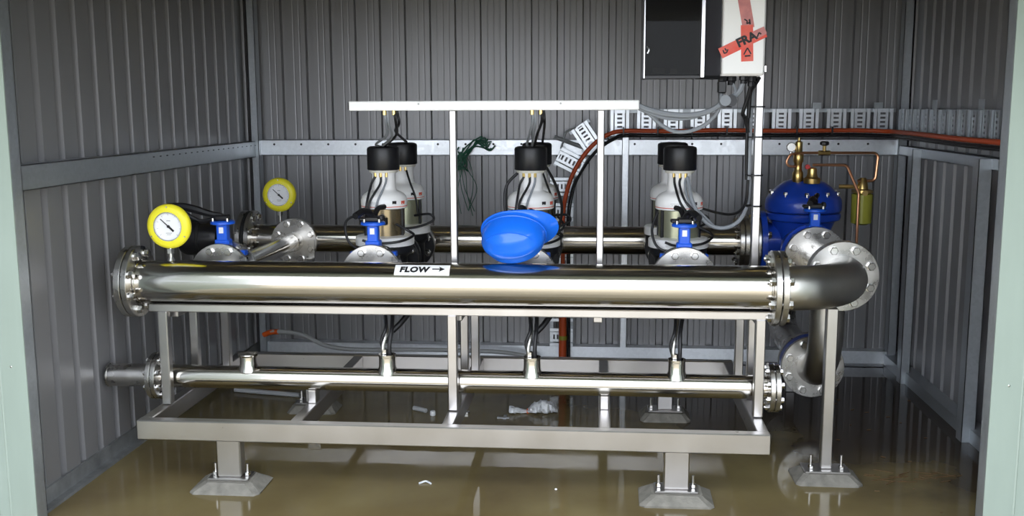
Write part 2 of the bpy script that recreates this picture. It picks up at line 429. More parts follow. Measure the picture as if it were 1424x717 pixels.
def tray_section(o, L, Wd, length, w, rungs):
    """o = corner middle start, L = direction of run, Wd = across; normal = L x Wd points away from the room"""
    L, Wd = Vector(L).normalized(), Vector(Wd).normalized(); N = Wd.cross(L)      # into the room
    if N.dot(V(0, -1, 0)) < 0 and N.dot(V(-1, 0, 0)) < 0: N = -N
    M = Matrix((L, -N, Wd)).transposed(); o = Vector(o); M4 = Matrix.Translation(o) @ M.to_4x4()
    m = MB()
    for s in (-1, 1):
        m.box((0, -0.05, s*w/2-0.002), (length, 0.0, s*w/2+0.002), M4)
        a, b = sorted((s*w/2, s*(w/2-0.014))); m.box((0, -0.05, a), (length, -0.047, b), M4)
        a, b = sorted((s*w/2, s*(w/2-0.02))); m.box((0, -0.003, a), (length, 0.0, b), M4)
    sec = m.build('tray_section', 'galvanised', tray, smooth=False)
    q = M.to_quaternion()
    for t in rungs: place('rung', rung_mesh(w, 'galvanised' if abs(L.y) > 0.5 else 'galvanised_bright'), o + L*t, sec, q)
    return sec
tray_section((0.075, 6.095, 1.452), X, Z, 1.36, 0.155, [0.044+0.1575*k for k in range(9)])
tray_section((1.44, 6.095, 1.452), X, Z, 0.28, 0.155, [0.075, 0.205])
tray_section((1.735, 6.09, 1.448), -Y, Z, 1.95, 0.155, [0.10+0.1385*k for k in range(13)])
tray_section((-0.225, 6.095, 0.06), Z, -X, 1.04, 0.14, [0.08+0.155*k for k in range(7)])
tray_section((-0.205, 6.07, 1.165), V(0.45, 0, 0.89), V(-0.89, 0, 0.45), 0.13, 0.16, [0.065])
tray_section((-0.14, 6.05, 1.335), V(0.83, 0, 0.56), V(-0.56, 0, 0.83), 0.14, 0.15, [0.07])
for x in (-0.255, 1.26, 1.61):
    MB().box((x-0.02, 6.088, 1.53), (x+0.03, 6.094, 1.565) if x > 0 else (x+0.2, 6.094, 1.29)).build('bracket', 'galvanised', tray, smooth=False) if x > 0 else None
for y in (4.80, 5.45):
    MB().box((1.728, y-0.03, 1.525), (1.734, y+0.03, 1.575)).build('bracket', 'galvanised', tray, smooth=False)
MB().tube([(-0.27, 6.06, 1.37), (-0.16, 6.05, 1.33), (-0.08, 6.05, 1.30)], 0.012, 8).build('link_bar', 'galvanised', tray)
MB().tube([(-0.23, 6.06, 1.30), (-0.20, 6.05, 1.40), (-0.14, 6.05, 1.425)], 0.006, 8).build('link_bar', 'galvanised', tray)

oc = thing('orange_conduit', (-0.21, 6.02, 0.0), 'orange flexible conduit climbing the back wall and lying along the cable tray', 'conduit')
opts = [(-0.212, 6.02, 0.0), (-0.212, 6.02, 0.283), (-0.214, 6.02, 0.6), (-0.214, 6.02, 0.9), (-0.187, 6.015, 1.064), (-0.142, 6.01, 1.18), (-0.079, 6.01, 1.278),
        (-0.016, 6.01, 1.342), (0.06, 6.01, 1.388), (0.153, 6.015, 1.405), (0.42, 6.015, 1.403), (0.697, 6.015, 1.408), (1.06, 6.015, 1.404), (1.436, 6.015, 1.406), (1.62, 5.97, 1.402), (1.665, 5.85, 1.400),
        (1.675, 5.4, 1.397), (1.675, 4.9, 1.392), (1.675, 4.4, 1.393), (1.675, 4.15, 1.393)]
MB().tube(spline(opts, 8), 0.0125, 12).build('conduit_run', 'orange_conduit', oc)
MB().cyl((-0.214, 6.02, 0.0), (-0.214, 6.02, 0.60), 0.0235, 16, 0.002).build('riser_pipe', 'orange_conduit', oc)
for x in (0.14, 0.34, 0.54, 0.74, 0.94, 1.14, 1.34):
    MB().box((x-0.004, 5.994, 1.384), (x+0.004, 6.05, 1.428)).build('cable_tie', 'black_plastic', oc, smooth=False)
MB().cyl((-0.212, 6.02, 0.14), (-0.212, 6.02, 0.165), 0.026, 12).build('tape_band', 'filter_bowl', oc)
bc = [(p[0]+(0.028 if p[2] < 1.1 else 0.0), p[1]+0.015 if p[1] > 5.99 else p[1], p[2]-(0.022 if p[2] > 1.1 else 0.0)) for p in opts]
bc = [(x+(0.03 if 1.1 < z < 1.37 and x < 0.3 else 0), y, z) for x, y, z in bc]
for d, rr in ((0.0, 0.0065), (0.012, 0.0045)):
    c = MB().tube(spline([(x+(d if z < 1.1 else 0), y+0.004, z-(d if z > 1.1 else 0)) for x, y, z in bc], 6), rr, 8).build('black_cable', 'black_cable')
    tag(c, 'upper black cable lying directly under the orange conduit in the tray' if d == 0 else 'thinner lower black cable along the bottom edge of the tray', 'cable')

# grey conduit with an orange end at the foot of the back wall
gh = thing('grey_hose', (-1.7, 5.95, 0.0), 'pale grey hose with an orange taped end above the rear base rail', 'hose')
hp = [(-2.045, 5.92, 0.170), (-1.964, 5.90, 0.190), (-1.807, 5.90, 0.173), (-1.651, 5.90, 0.105), (-1.45, 5.92, 0.080), (-1.1, 5.97, 0.074), (-0.6, 6.0, 0.06), (-0.35, 6.0, 0.02)]
MB().tube(spline(hp, 8), 0.013, 10).build('hose_run', 'pale_conduit', gh)
MB().tube(spline([(-2.055, 5.925, 0.163), (-2.01, 5.912, 0.182), (-1.955, 5.90, 0.190)], 5), 0.0165, 10).build('orange_end', 'orange_tape', gh)

# ================================================================== stainless skid
SK = thing('pump_skid', (-0.6, 4.4, 0.0), 'stainless steel pump skid frame standing on bolted feet', 'frame')
def rail(name, lo, hi, b=0.004, m='stainless_frame', p=None): return MB().bbox(lo, hi, b).build(name, m, p or SK, angle=30)
ZT, ZB = 0.290, 0.208
rail('base_rail', (-1.876, 3.82, ZB), (0.672, 3.868, ZT))                 # front
rail('base_rail', (-1.876, 4.952, ZB), (0.672, 5.0, ZT))                  # rear
for x in (-1.852, -1.225, -0.60, 0.03, 0.648):
    rail('cross_rail', (x-0.024, 3.869, ZB+0.002), (x+0.024, 4.951, ZT-0.002))
for x, xs in ((-1.842, -1.82), (-0.602, -0.587), (0.655, 0.662)):
    rail('upright', (x-0.020, 4.04, ZT), (x+0.020, 4.08, 0.696))
    rail('upright', (xs-0.018, 4.305, ZT-0.002), (xs+0.018, 4.341, 0.66))
    rail('upright', (xs-0.020, 4.68, ZT-0.002), (xs+0.020, 4.72, 0.66))
    rail('top_cross_rail', (xs-0.020, 4.106, 0.66), (xs+0.020, 5.20, 0.70))
rail('top_rail', (-1.90, 4.04, 0.696), (0.70, 4.105, 0.729))              # under the front manifold
for yy in (4.62, 5.06):
    rail('top_rail', (-1.80, yy-0.02, 0.661), (-0.608, yy+0.02, 0.70)); rail('top_rail', (-0.566, yy-0.02, 0.661), (0.641, yy+0.02, 0.70))
rail('top_rail', (0.0-0.02, 4.106, 0.661), (0.02, 4.60, 0.70))
rail('channel_post', (-0.625, 4.188, 0.70), (-0.595, 4.212, 1.535)); rail('channel_post', (-0.010, 4.188, 0.70), (0.020, 4.212, 1.535))
FEET = [(-1.505, 3.875, 'leg'), (0.315, 3.875, 'leg'), (0.338, 4.945, 'leg'), (-1.46, 4.945, 'leg')]
for i, (x, y, n) in enumerate(FEET):
    hw = 0.05 if i < 2 else 0.038
    lg = rail('leg', (x-hw, y-0.03, 0.048), (x+hw, y+0.03, ZB), 0.005)
    pl = rail('base_plate', (x-0.085, y-0.05, 0.040), (x+0.085, y+0.05, 0.048), 0.002, p=lg)
    for s in (-1, 1):
        b = MB(); b.cyl((x+s*0.068, y, 0.02), (x+s*0.068, y, 0.098), 0.006, 8); b.lathe([(0.012, 0), (0.012, 0.012)], (x+s*0.068, y, 0.05), Z, 6)
        b.build('anchor_bolt', 'bolt_steel', lg)
def pad(x, y, label, a=0.145, b=0.105, c=0.10, d=0.07, h=0.039):
    vs, fs = [], []
    rings = [(1.0, 0.0), (1.0, 0.008), (0.0, h-0.003), (-0.05, h)]
    for t, z in rings:
        rx, ry = c+(a-c)*t, d+(b-d)*t; k = 0.02
        ring = [(-rx+k, -ry), (rx-k, -ry), (rx, -ry+k), (rx, ry-k), (rx-k, ry), (-rx+k, ry), (-rx, ry-k), (-rx, -ry+k)]
        vs += [V(x+p+random.uniform(-.003, .003), y+q+random.uniform(-.003, .003), z) for p, q in ring]
    for i in range(len(rings)-1): fs += [(i*8+k, i*8+(k+1) % 8, i*8+8+(k+1) % 8, i*8+8+k) for k in range(8)]
    fs += [tuple(range(8))[::-1], tuple(24+k for k in range(8))]
    tag(MB().add(vs, fs).build('grout_pad', 'concrete_pad', smooth=False), label, 'pad', 'grout pads under the feet')
pad(-1.505, 3.875, 'sloped grey grout pad under the front left foot of the skid')
pad(0.315, 3.875, 'sloped grey grout pad under the front right foot of the skid, at the bottom edge')
pad(0.338, 4.945, 'sloped grey grout pad under the rear right foot of the skid', 0.125, 0.09)
pad(-1.46, 4.945, 'sloped grey grout pad under the rear left foot of the skid, mostly hidden', 0.125, 0.09)

# ================================================================== front manifold
PY, PZ, PR = 4.085, 0.820, 0.0905
MF = thing('front_manifold', (-0.6, PY, 0.73), 'large brushed stainless steel header pipe across the front marked FLOW', 'pipe')
MB().cyl((-1.955, PY, PZ), (0.718, PY, PZ), PR, 64).build('pipe', 'stainless', MF)
f = flange(MF, (-1.955, PY, PZ), X, 0.152, 0.024, 0.08, 8, 0.122, 0.052, 0.016, shift=-0.013)
MB().cyl((-1.997, PY, PZ), (-1.971, PY, PZ), 0.152, 40, 0.002).build('blind_flange', 'stainless_flange', MF)
MB().ring((-1.969, PY, PZ), X, 0.125, 0.07, 0.0035).build('gasket', 'rubber', MF)
f = flange(MF, (0.706, PY, PZ), X, 0.152, 0.024, 0.08, 8, 0.122, 0.054, 0.016, shift=0.014)
MB().ring((-1.938, PY, PZ), X, PR+0.004, PR-0.01, 0.008).build('weld_bead', 'stainless', MF)
MB().ring((0.690, PY, PZ), X, PR+0.004, PR-0.01, 0.008).build('weld_bead', 'stainless', MF)
VX = [-1.672, -0.990, -0.312, 0.366]
for x in VX:
    r = 0.052
    MB().cyl((x, PY+0.07, PZ), (x, 4.285, PZ), r, 28).build('branch', 'stainless', MF)
    flange(MF, (x, 4.292, PZ), -Y, 0.136, 0.022, r-0.005, 8, 0.108, 0.094, 0.0145, shift=-0.036)
# FLOW sticker wrapped on the pipe
def wrap(x, a, r): return V(x, PY - r*math.cos(a), PZ + r*math.sin(a))
m = MB(); N = 10; a0, a1 = math.radians(33), math.radians(69)
for r in (PR+0.0003, PR+0.0011):
    for i in range(N+1):
        a = a0 + (a1-a0)*i/N; m.v += [wrap(-0.834, a, r), wrap(-0.606, a, r)]
k = 2*(N+1)
m.f = [(k+2*i, k+2*i+1, k+2*i+3, k+2*i+2) for i in range(N)] + [(2*i, 2*i+2, 2*i+3, 2*i+1) for i in range(N)]
m.f += [(2*i, k+2*i, k+2*i+2, 2*i+2) for i in range(N)] + [(2*i+1, 2*i+3, k+2*i+3, k+2*i+1) for i in range(N)] + [(0, 1, k+1, k), (2*N, k+2*N, k+2*N+1, 2*N+1)]
stk = tag(m.build('flow_sticker', 'white_paint', MF), 'white sticker reading FLOW with an arrow')
def text_mesh(s, size, shear=0.0, ext=0.0, bold=0.0, spacing=1.0):
    cu = bpy.data.curves.new('txt', 'FONT'); cu.body = s; cu.size = size; cu.shear = shear; cu.extrude = ext; cu.offset = bold
    cu.space_character = spacing; cu.resolution_u = 3
    o = bpy.data.objects.new('txt', cu); COL.objects.link(o)
    dg = bpy.context.evaluated_depsgraph_get(); dg.update()
    me = bpy.data.meshes.new_from_object(o.evaluated_get(dg))
    vs = [v.co.copy() for v in me.vertices]; fs = [tuple(p.vertices) for p in me.polygons]
    bpy.data.objects.remove(o); bpy.data.curves.remove(cu); bpy.data.meshes.remove(me); return vs, fs
vs, fs = text_mesh('FLOW', 0.040, 0.12, 0.0004, 0.0020, 1.08)
w = max(v.x for v in vs)
m = MB().add([wrap(-0.813 + v.x*0.126/w, math.radians(42.0) + v.y*1.15/PR*0.82, PR+0.0032+v.z) for v in vs], fs)
m.build('lettering', 'ink', stk, smooth=False)
ar = [(-0.678, -.0026), (-0.646, -.0026), (-0.650, -.013), (-0.626, 0), (-0.650, .013), (-0.646, .0026), (-0.678, .0026)]
ac = math.radians(52)
m = MB(); n = len(ar); m.v = [wrap(x, ac+t/PR, PR+0.0022) for x, t in ar] + [wrap(x, ac+t/PR, PR+0.003) for x, t in ar]
m.f = [tuple(range(n, 2*n)), tuple(range(n))[::-1]] + [(i, (i+1) % n, n+(i+1) % n, n+i) for i in range(n)]
m.build('arrow', 'ink', stk, smooth=False)

# ================================================================== pressure gauges
def gauge(c, zb, label):
    x, y, z = c
    g = thing('pressure_gauge', (x, y, zb), label, 'gauge', 'yellow pressure gauges')
    m = MB().lathe([(0.062, -0.022), (0.078, -0.022), (0.092, -0.012), (0.095, 0.0), (0.092, 0.012), (0.074, 0.014), (0.062, 0.004)], c, V(0, 1, 0), 48, closed=True)
    ring = m.build('rim', 'yellow', g, angle=50)
    for a in (math.radians(90), math.radians(210), math.radians(330)):
        MB().cyl((x+0.083*math.cos(a), y-0.0215, z+0.083*math.sin(a)), (x+0.083*math.cos(a), y-0.018, z+0.083*math.sin(a)), 0.0035, 8).build('rim_screw', 'bolt_steel', ring)
    MB().lathe([(0.05, 0.0), (0.070, 0.004), (0.070, 0.045), (0.06, 0.05)], (x, y, z), Y, 32).build('case', 'bolt_steel', g)
    MB().cyl((x, y-0.008, z), (x, y+0.001, z), 0.0665, 40).build('dial', 'dial_white', g)
    m = MB()
    for k in range(41):
        a = math.radians(225 - 270*k/40); r0 = 0.047 if k % 5 == 0 else 0.052
        M = Matrix.Translation((x, y-0.0085, z)) @ Matrix.Rotation(-a, 4, 'Y'); hw = 0.0009 if k % 5 == 0 else 0.0005
        m.box((r0, -0.0005, -hw), (0.056, 0.0005, hw), M)
    M = Matrix.Translation((x, y-0.0085, z))
    m.box((-0.013, -0.0005, -0.030), (0.013, 0.0005, -0.027), M); m.box((-0.009, -0.0005, -0.036), (0.009, 0.0005, -0.0335), M); m.box((-0.008, -0.0005, 0.022), (0.008, 0.0005, 0.026), M)
    m.build('dial_marks', 'label_print', g, smooth=False)['kind'] = 'stuff'
    M = Matrix.Translation((x, y-0.011, z)) @ Matrix.Rotation(math.radians(-137), 4, 'Y')
    nd = MB().box((-0.004, -0.0012, -0.0016), (0.046, 0.0012, 0.0016), M); nd.box((-0.030, -0.0012, -0.004), (-0.004, 0.0012, 0.004), M)
    nd.cyl((x, y-0.014, z), (x, y-0.009, z), 0.006, 12); nd.build('needle', 'ink', g, smooth=False)
    MB().ring((x, y-0.014, z), Y, 0.066, 0.058, 0.012).build('bezel', 'bolt_steel', g)
    m = MB().cyl((x, y, zb-0.006), (x, y, z-0.085), 0.0085, 14); m.lathe([(0.016, 0), (0.016, 0.02)], (x, y, z-0.115), Z, 6)
    m.lathe([(0.018, 0), (0.010, 0.018)], (x, y, zb-0.004), Z, 14); m.build('stem', 'stainless_flange', g)
gauge((-1.807, 4.085, 1.056), 0.909, 'yellow rimmed pressure gauge on the left end of the large front pipe')
gauge((-1.772, 5.46, 1.070), 0.903, 'yellow rimmed pressure gauge on the rear pipe near the back left corner')

# ================================================================== rear manifold
RY, RZ, RR = 5.46, 0.828, 0.0775
RM = thing('rear_manifold', (-0.6, RY, 0.70), 'stainless header pipe behind the pumps', 'pipe')
MB().cyl((-1.93, RY, RZ), (0.765, RY, RZ), RR, 48).build('pipe', 'stainless', RM)
flange(RM, (-1.925, RY, RZ), X, 0.152, 0.024, 0.07, 8, 0.122, 0.062, 0.016, shift=-0.017)
MB().cyl((-1.985, RY, RZ), (-1.960, RY, RZ), 0.152, 40, 0.002).build('blind_flange', 'stainless_flange', RM)
MB().ring((-1.948, RY, RZ), X, 0.150, 0.07, 0.018).build('gasket', 'rubber', RM)
flange(RM, (0.755, RY, RZ), X, 0.142, 0.024, 0.07, 8, 0.115, 0.052, 0.015, shift=0.014)
for x in (-0.995, -0.312, 0.362):
    MB().cyl((x, RY-0.06, RZ), (x, 5.295, RZ), 0.052, 28).build('branch', 'stainless', RM)
    flange(RM, (x, 5.285, RZ), -Y, 0.125, 0.022, 0.046, 8, 0.10, 0.046, 0.0145, shift=0.012)
MB().cyl((-1.672, RY-0.06, RZ-0.008), (-1.672, 5.41, RZ-0.008), 0.05, 28).build('branch', 'stainless', RM)


# ================================================================== left bypass
BP = thing('bypass_pipe', (-1.672, 4.9, 0.76), 'short stainless pipe running back from the left blue valve to the rear pipe', 'pipe')
bz = RZ-0.008
MB().cyl((-1.672, 4.375, bz), (-1.672, 5.39, bz), 0.048, 32).build('pipe', 'stainless', BP)
flange(BP, (-1.672, 4.382, bz), Y, 0.136, 0.022, 0.043, 8, 0.108, 0.022, 0.0145, blt=False)
fb = flange(BP, (-1.672, 5.385, bz), -Y, 0.128, 0.022, 0.043, 8, 0.102, 0.022, 0.0145)
MB().lathe([(0.049, 0), (0.055, 0.05), (0.055, 0.07)], (-1.672, 5.30, bz), Y, 28).build('reducer', 'stainless', BP)
m = MB().box((-1.59, 5.36, bz-0.085), (-1.555, 5.366, bz+0.01)); m.box((-1.59, 5.30, bz-0.09), (-1.555, 5.366, bz-0.085))
m.build('bracket', 'stainless_flange', BP, smooth=False)
PV = thing('black_cylinder', (-1.84, 4.52, 0.86), 'black plastic cylinder lying behind the left yellow gauge', 'cylinder')
MB().lathe([(0.05, 0.0), (0.074, 0.012), (0.083, 0.035), (0.083, 0.165), (0.074, 0.19), (0.03, 0.20)], (-1.945, 4.52, 0.952), X, 36).build('shell', 'black_plastic', PV)
MB().cyl((-1.775, 4.52, 0.92), (-1.70, 4.52, 0.85), 0.022, 14).build('nozzle', 'black_plastic', PV)
MB().ring((-1.84, 4.52, 0.952), X, 0.086, 0.08, 0.016).build('band', 'rubber', PV)

# ================================================================== butterfly valves
def valve(x, label, kind, y=4.337, z=PZ, R=0.112):
    v = thing('butterfly_valve', (x, y, z), label, 'valve', 'blue butterfly valves')
    MB().ring((x, y, z), Y, R, 0.05, 0.062, 36, 0.006).build('body', 'black_iron', v)
    for a in (45, 135, 0, 180):
        p = V(x+math.cos(math.radians(a))*R*1.12, y, z+math.sin(math.radians(a))*R*1.12)
        MB().bbox(p-V(0.014, 0.02, 0.012), p+V(0.014, 0.02, 0.012), 0.003).build('lug', 'blue_valve', v, angle=30)
    m = MB().bbox((x-0.024, y-0.022, z+R-0.01), (x+0.024, y+0.022, z+0.218), 0.005); m.bbox((x-0.033, y-0.026, z+R-0.01), (x+0.033, y+0.026, z+0.150), 0.006)
    nk = m.build('neck', 'blue_valve', v, angle=30)
    MB().box((x-0.010, y-0.0240, z+0.178), (x+0.010, y-0.0222, z+0.205)).build('size_plate', 'dial_white', nk, smooth=False)
    pt = MB().lathe([(0.045, 0), (0.054, 0.003), (0.054, 0.013), (0.048, 0.017)], (x, y, z+0.216), Z, 24).build('top_plate', 'blue_valve', v)
    for s in (-1, 1):
        m = MB().cyl((x+s*0.033, y-0.03, z+0.226), (x+s*0.033, y-0.03, z+0.246), 0.006, 8); m.build('stop_bolt', 'bolt_steel', pt)
    zt = z+0.233
    if kind == 'lever':       # long cast lever pointing left
        m = MB().bbox((x-0.03, y-0.022, zt), (x+0.032, y+0.022, zt+0.026), 0.006)
        P = spline([(x-0.0, y, zt+0.02), (x-0.06, y, zt+0.030), (x-0.12, y, zt+0.048), (x-0.18, y, zt+0.060), (x-0.25, y, zt+0.058)], 5)
        m.tube(P, [0.012+0.006*min(1, i/10) for i in range(len(P))], 8)
        m.tube(spline([(x-0.03, y, zt+0.008), (x-0.10, y, zt-0.004), (x-0.17, y, zt+0.030), (x-0.20, y, zt+0.050)], 5), 0.010, 8)
        m.build('lever', 'black_plastic', v)
    else:                      # lever pulled back with trigger grip, seen end-on
        s = 1 if kind == 'grip' else -1
        m = MB().bbox((x-0.032, y-0.03, zt), (x+0.032, y+0.03, zt+0.024), 0.006)
        m.bbox((x-0.060, y-0.018, zt+0.002), (x-0.030, y+0.018, zt+0.018), 0.005); m.bbox((x+0.030, y-0.018, zt+0.004), (x+0.050, y+0.018, zt+0.03), 0.005)
        P = spline([(x, y, zt+0.015), (x-0.014*s, y-0.03, zt+0.045), (x-0.03*s, y-0.07, zt+0.05), (x-0.05*s, y-0.12, zt+0.035)], 5)
        m.tube(P, 0.015, 8); m.tube(spline([(x, y, zt+0.01), (x+0.012*s, y+0.05, zt+0.05), (x+0.03*s, y+0.10, zt+0.055)], 4), 0.012, 8)
        m.build('lever', 'black_plastic', v)
    return v
valve(VX[0], 'blue butterfly valve with a long black lever beside the left yellow gauge', 'lever')
valve(VX[1], 'blue butterfly valve in front of the left pair of pumps', 'grip')
valve(VX[2], 'blue butterfly valve in front of the middle pumps, hidden behind the helmet', 'grip2')
valve(VX[3], 'blue butterfly valve in front of the right pair of pumps', 'grip2')

# ================================================================== pumps
def pump(x, y, sleeve):
    p = thing('vertical_pump', (x, y, 0.70), '', 'pump', 'vertical multistage pumps')
    o = V(x, y, 0)
    m = MB().lathe([(0.085, 0.70), (0.115, 0.705), (0.12, 0.73), (0.105, 0.76), (0.105, 0.86), (0.128, 0.885), (0.130, 0.914)], o, Z, 36)
    cs = m.build('casing', 'black_iron', p)
    for s in (-1, 1):
        MB().cyl((x, y+s*0.08, PZ), (x, y+s*0.2, PZ), 0.058, 24).build('port', 'black_iron', p)
        flange(p, (x, y+s*0.196, PZ), V(0, s, 0), 0.122, 0.028, 0.045, 8, 0.10, 0.028, 0.0145, m='black_iron', name='port_flange', blt=(s > 0))
    for k in range(4):
        a = PI/4 + k*PI/2
        c = V(x+0.112*math.cos(a), y+0.112*math.sin(a), 0)
        MB().cyl(c+Z*0.86, c+Z*0.945, 0.008, 10).build('tie_bolt', 'bolt_steel', cs)
    MB().lathe([(0.128, 0.914), (0.136, 0.918), (0.136, 0.952), (0.130, 0.958), (0.095, 0.964)], o, Z, 40).build('base_ring', 'white_pump', p)
    MB().cyl((x, y, 0.958), (x, y, 1.092), 0.092, 40).build('sleeve', sleeve, p)
    for a in (-20, 35, 160, 215):
        a = math.radians(a); c = V(x+0.094*math.cos(a), y+0.094*math.sin(a), 0)
        MB().cyl(c+Z*0.955, c+Z*1.092, 0.008, 8).build('tie_rod', 'black_plastic', p)
    m = MB().lathe([(0.098, 1.086), (0.106, 1.090), (0.108, 1.112), (0.107, 1.126), (0.101, 1.142), (0.091, 1.154), (0.076, 1.163), (0.062, 1.168), (0.056, 1.175), (0.0545, 1.19), (0.054, 1.245), (0.060, 1.252), (0.062, 1.264)], o, Z, 40)
    mo = m.build('motor', 'white_pump', p, angle=50)
    MB().ring((x, y, 1.0985), Z, 0.1072, 0.10, 0.0035, 40, 0.0005).build('red_stripe', 'red_print', mo)
    def patch(a0, a1, z0, z1, name, mt):
        m = MB(); n = 6; R = 0.1078
        for i in range(n+1):
            a = math.radians(a0+(a1-a0)*i/n)
            for r in (R-0.002, R):
                for z in (z0, z1): m.v.append(V(x+r*math.cos(a), y+r*math.sin(a), z))
        for i in range(n):
            k = 4*i; m.f += [(k+2, k+3, k+7, k+6), (k, k+4, k+5, k+1), (k, k+2, k+6, k+4), (k+1, k+5, k+7, k+3)]
        m.f += [(0, 1, 3, 2), (4*n, 4*n+2, 4*n+3, 4*n+1)]
        m.build(name, mt, mo, smooth=False)
    patch(-58, -47, 1.112, 1.126, 'terminal_socket', 'ink'); patch(-32, -18, 1.109, 1.124, 'badge', 'red_print'); patch(-115, -90, 1.118, 1.120, 'print_line', 'label_print'); patch(-112, -94, 1.112, 1.114, 'print_line', 'label_print')
    cap = MB().lathe([(0.060, 1.262), (0.072, 1.264), (0.0745, 1.268), (0.0745, 1.358), (0.0715, 1.366), (0.060, 1.371), (0.02, 1.374)], o, Z, 40).build('cap', 'black_plastic', p)
    MB().lathe([(0.064, 1.252), (0.066, 1.256), (0.066, 1.263)], o, Z, 40).build('collar', 'cream_ring', mo)
    for a in (-120, -92, -66):
        a = math.radians(a); c = V(x+0.058*math.cos(a), y+0.058*math.sin(a), 0)
        MB().cyl(c+Z*1.232, c+Z*1.255, 0.0065, 8).build('cable_gland', 'brass', mo)
    return p
PX = (-0.995, -0.312, 0.362)
pb = pump(PX[0], 4.60, 'sleeve_gold_reflection')
po = pump(PX[2], 4.60, 'sleeve_olive')
pumps = {}
pumps[(0, 0)] = pb; pumps[(2, 0)] = po
for i in range(3):
    for j in range(2):
        if (i, j) in pumps: continue
        src, s0 = (po, V(PX[2], 4.60, 0)) if (i, j) in ((0, 1), (2, 1)) else (pb, V(PX[0], 4.60, 0))
        pumps[(i, j)] = copy_tree(src, V(PX[i], (4.60, 5.06)[j], 0) - s0)
LBL = {(0, 0): 'left pump of the front row with white motor, black cap and gold-reflecting steel sleeve', (1, 0): 'middle pump of the front row, white motor with black cap above the blue helmet',
       (2, 0): 'right pump of the front row with white motor, black cap and pale olive sleeve', (0, 1): 'left pump of the rear row, half hidden behind the left front pump',
       (1, 1): 'middle pump of the rear row, its black cap peeking out beside the conduit', (2, 1): 'right pump of the rear row, almost hidden behind the right front pump'}
for k, l in LBL.items(): pumps[k]['label'] = l
# cables on the pumps (parts of each pump)
def pcable(key, pts, r=0.0055, m='black_cable'):
    p = pumps[key]; MB().tube(spline(pts, 7), r, 8).build('cable', m, p)
for i in range(3):
    x = PX[i]; y = 4.60
    sx = (-1, -1, 1)[i]
    pcable((i, 0), [(x-0.028, y-0.052, 1.235), (x-0.035+0.01*sx, y-0.062, 1.20), (x-0.055+0.05*(sx > 0), y-0.108, 1.13), (x-0.062+0.09*(sx > 0), y-0.12, 1.08), (x-0.07+0.12*(sx > 0), y-0.13, 1.05)])
    pcable((i, 0), [(x, y-0.058, 1.235), (x-0.004, y-0.066, 1.20), (x-0.04+0.06*(sx > 0), y-0.11, 1.13), (x-0.05+0.13*(sx > 0), y-0.122, 1.07), (x-0.06+0.16*(sx > 0), y-0.135, 1.04)])
    pcable((i, 0), [(x+0.024, y-0.054, 1.235), (x+0.02, y-0.064, 1.20), (x-0.005+0.04*(sx > 0), y-0.113, 1.13), (x-0.02+0.11*(sx > 0), y-0.12, 1.08), (x-0.05+0.19*(sx > 0), y-0.135, 1.03)], 0.005, 'grey_cable')
    # loop round the base ring
    pcable((i, 0), [(x+0.07, y-0.08, 1.02), (x+0.13, y-0.09, 0.99), (x+0.145, y-0.06, 0.965), (x+0.09, y-0.13, 0.945), (x-0.02, y-0.155, 0.94), (x-0.07, y-0.16, 0.955)], 0.006)
    pcable((i, 1), [(x+0.07, 5.06-0.08, 1.01), (x+0.15, 5.06-0.10, 1.02), (x+0.17, 5.06-0.10, 0.99), (x+0.10, 5.06-0.13, 0.96), (x, 5.06-0.15, 0.95)], 0.006)
    pcable((i, 1), [(x+0.03, 5.0, 1.235), (x+0.05, 4.98, 1.18), (x+0.08, 4.97, 1.10), (x+0.09, 4.97, 1.02)], 0.005)
m = MB().bbox((PX[0]-0.06, 4.462, 1.02), (PX[0]+0.04, 4.49, 1.055), 0.004); m.build('junction_box', 'black_plastic', pumps[(0, 0)], angle=30)
pcable((0, 0), [(PX[0]-0.06, 4.475, 1.04), (PX[0]-0.11, 4.46, 1.06), (PX[0]-0.15, 4.46, 1.03), (PX[0]-0.14, 4.46, 0.95), (PX[0]-0.08, 4.45, 0.90)], 0.006)
pcable((1, 0), [(PX[1]-0.06, 4.60, 1.25), (PX[1]-0.11, 4.58, 1.19), (PX[1]-0.115, 4.56, 1.09), (PX[1]-0.09, 4.54, 1.03)], 0.007)
pcable((1, 1), [(PX[1]+0.05, 5.02, 1.25), (PX[1]+0.10, 4.98, 1.16), (PX[1]+0.13, 4.96, 1.05), (PX[1]+0.11, 4.95, 0.93), (PX[1]+0.09, 4.94, 0.80)], 0.007)
pcable((1, 1), [(PX[1]+0.10, 4.99, 1.02), (PX[1]+0.14, 4.96, 0.96), (PX[1]+0.08, 4.93, 0.91), (PX[1]+0.13, 4.95, 0.86)], 0.006)
pcable((2, 0), [(PX[2]-0.10, 4.52, 1.08), (PX[2]-0.125, 4.50, 1.00), (PX[2]-0.10, 4.47, 0.93), (PX[2]-0.02, 4.44, 0.90)], 0.006)
pcable((2, 0), [(PX[2]+0.03, 4.54, 1.235), (PX[2]+0.05, 4.48, 1.13), (PX[2]+0.10, 4.46, 1.05), (PX[2]+0.17, 4.44, 1.02), (PX[2]+0.24, 4.42, 1.05), (PX[2]+0.275, 4.39, 1.13), (PX[2]+0.28, 4.36, 1.25)], 0.009, 'grey_cable')
pcable((2, 1), [(PX[2]+0.09, 4.95, 1.08), (PX[2]+0.14, 4.80, 1.065), (PX[2]+0.22, 4.5, 1.075), (PX[2]+0.262, 4.38, 1.13), (PX[2]+0.268, 4.35, 1.25)], 0.006)

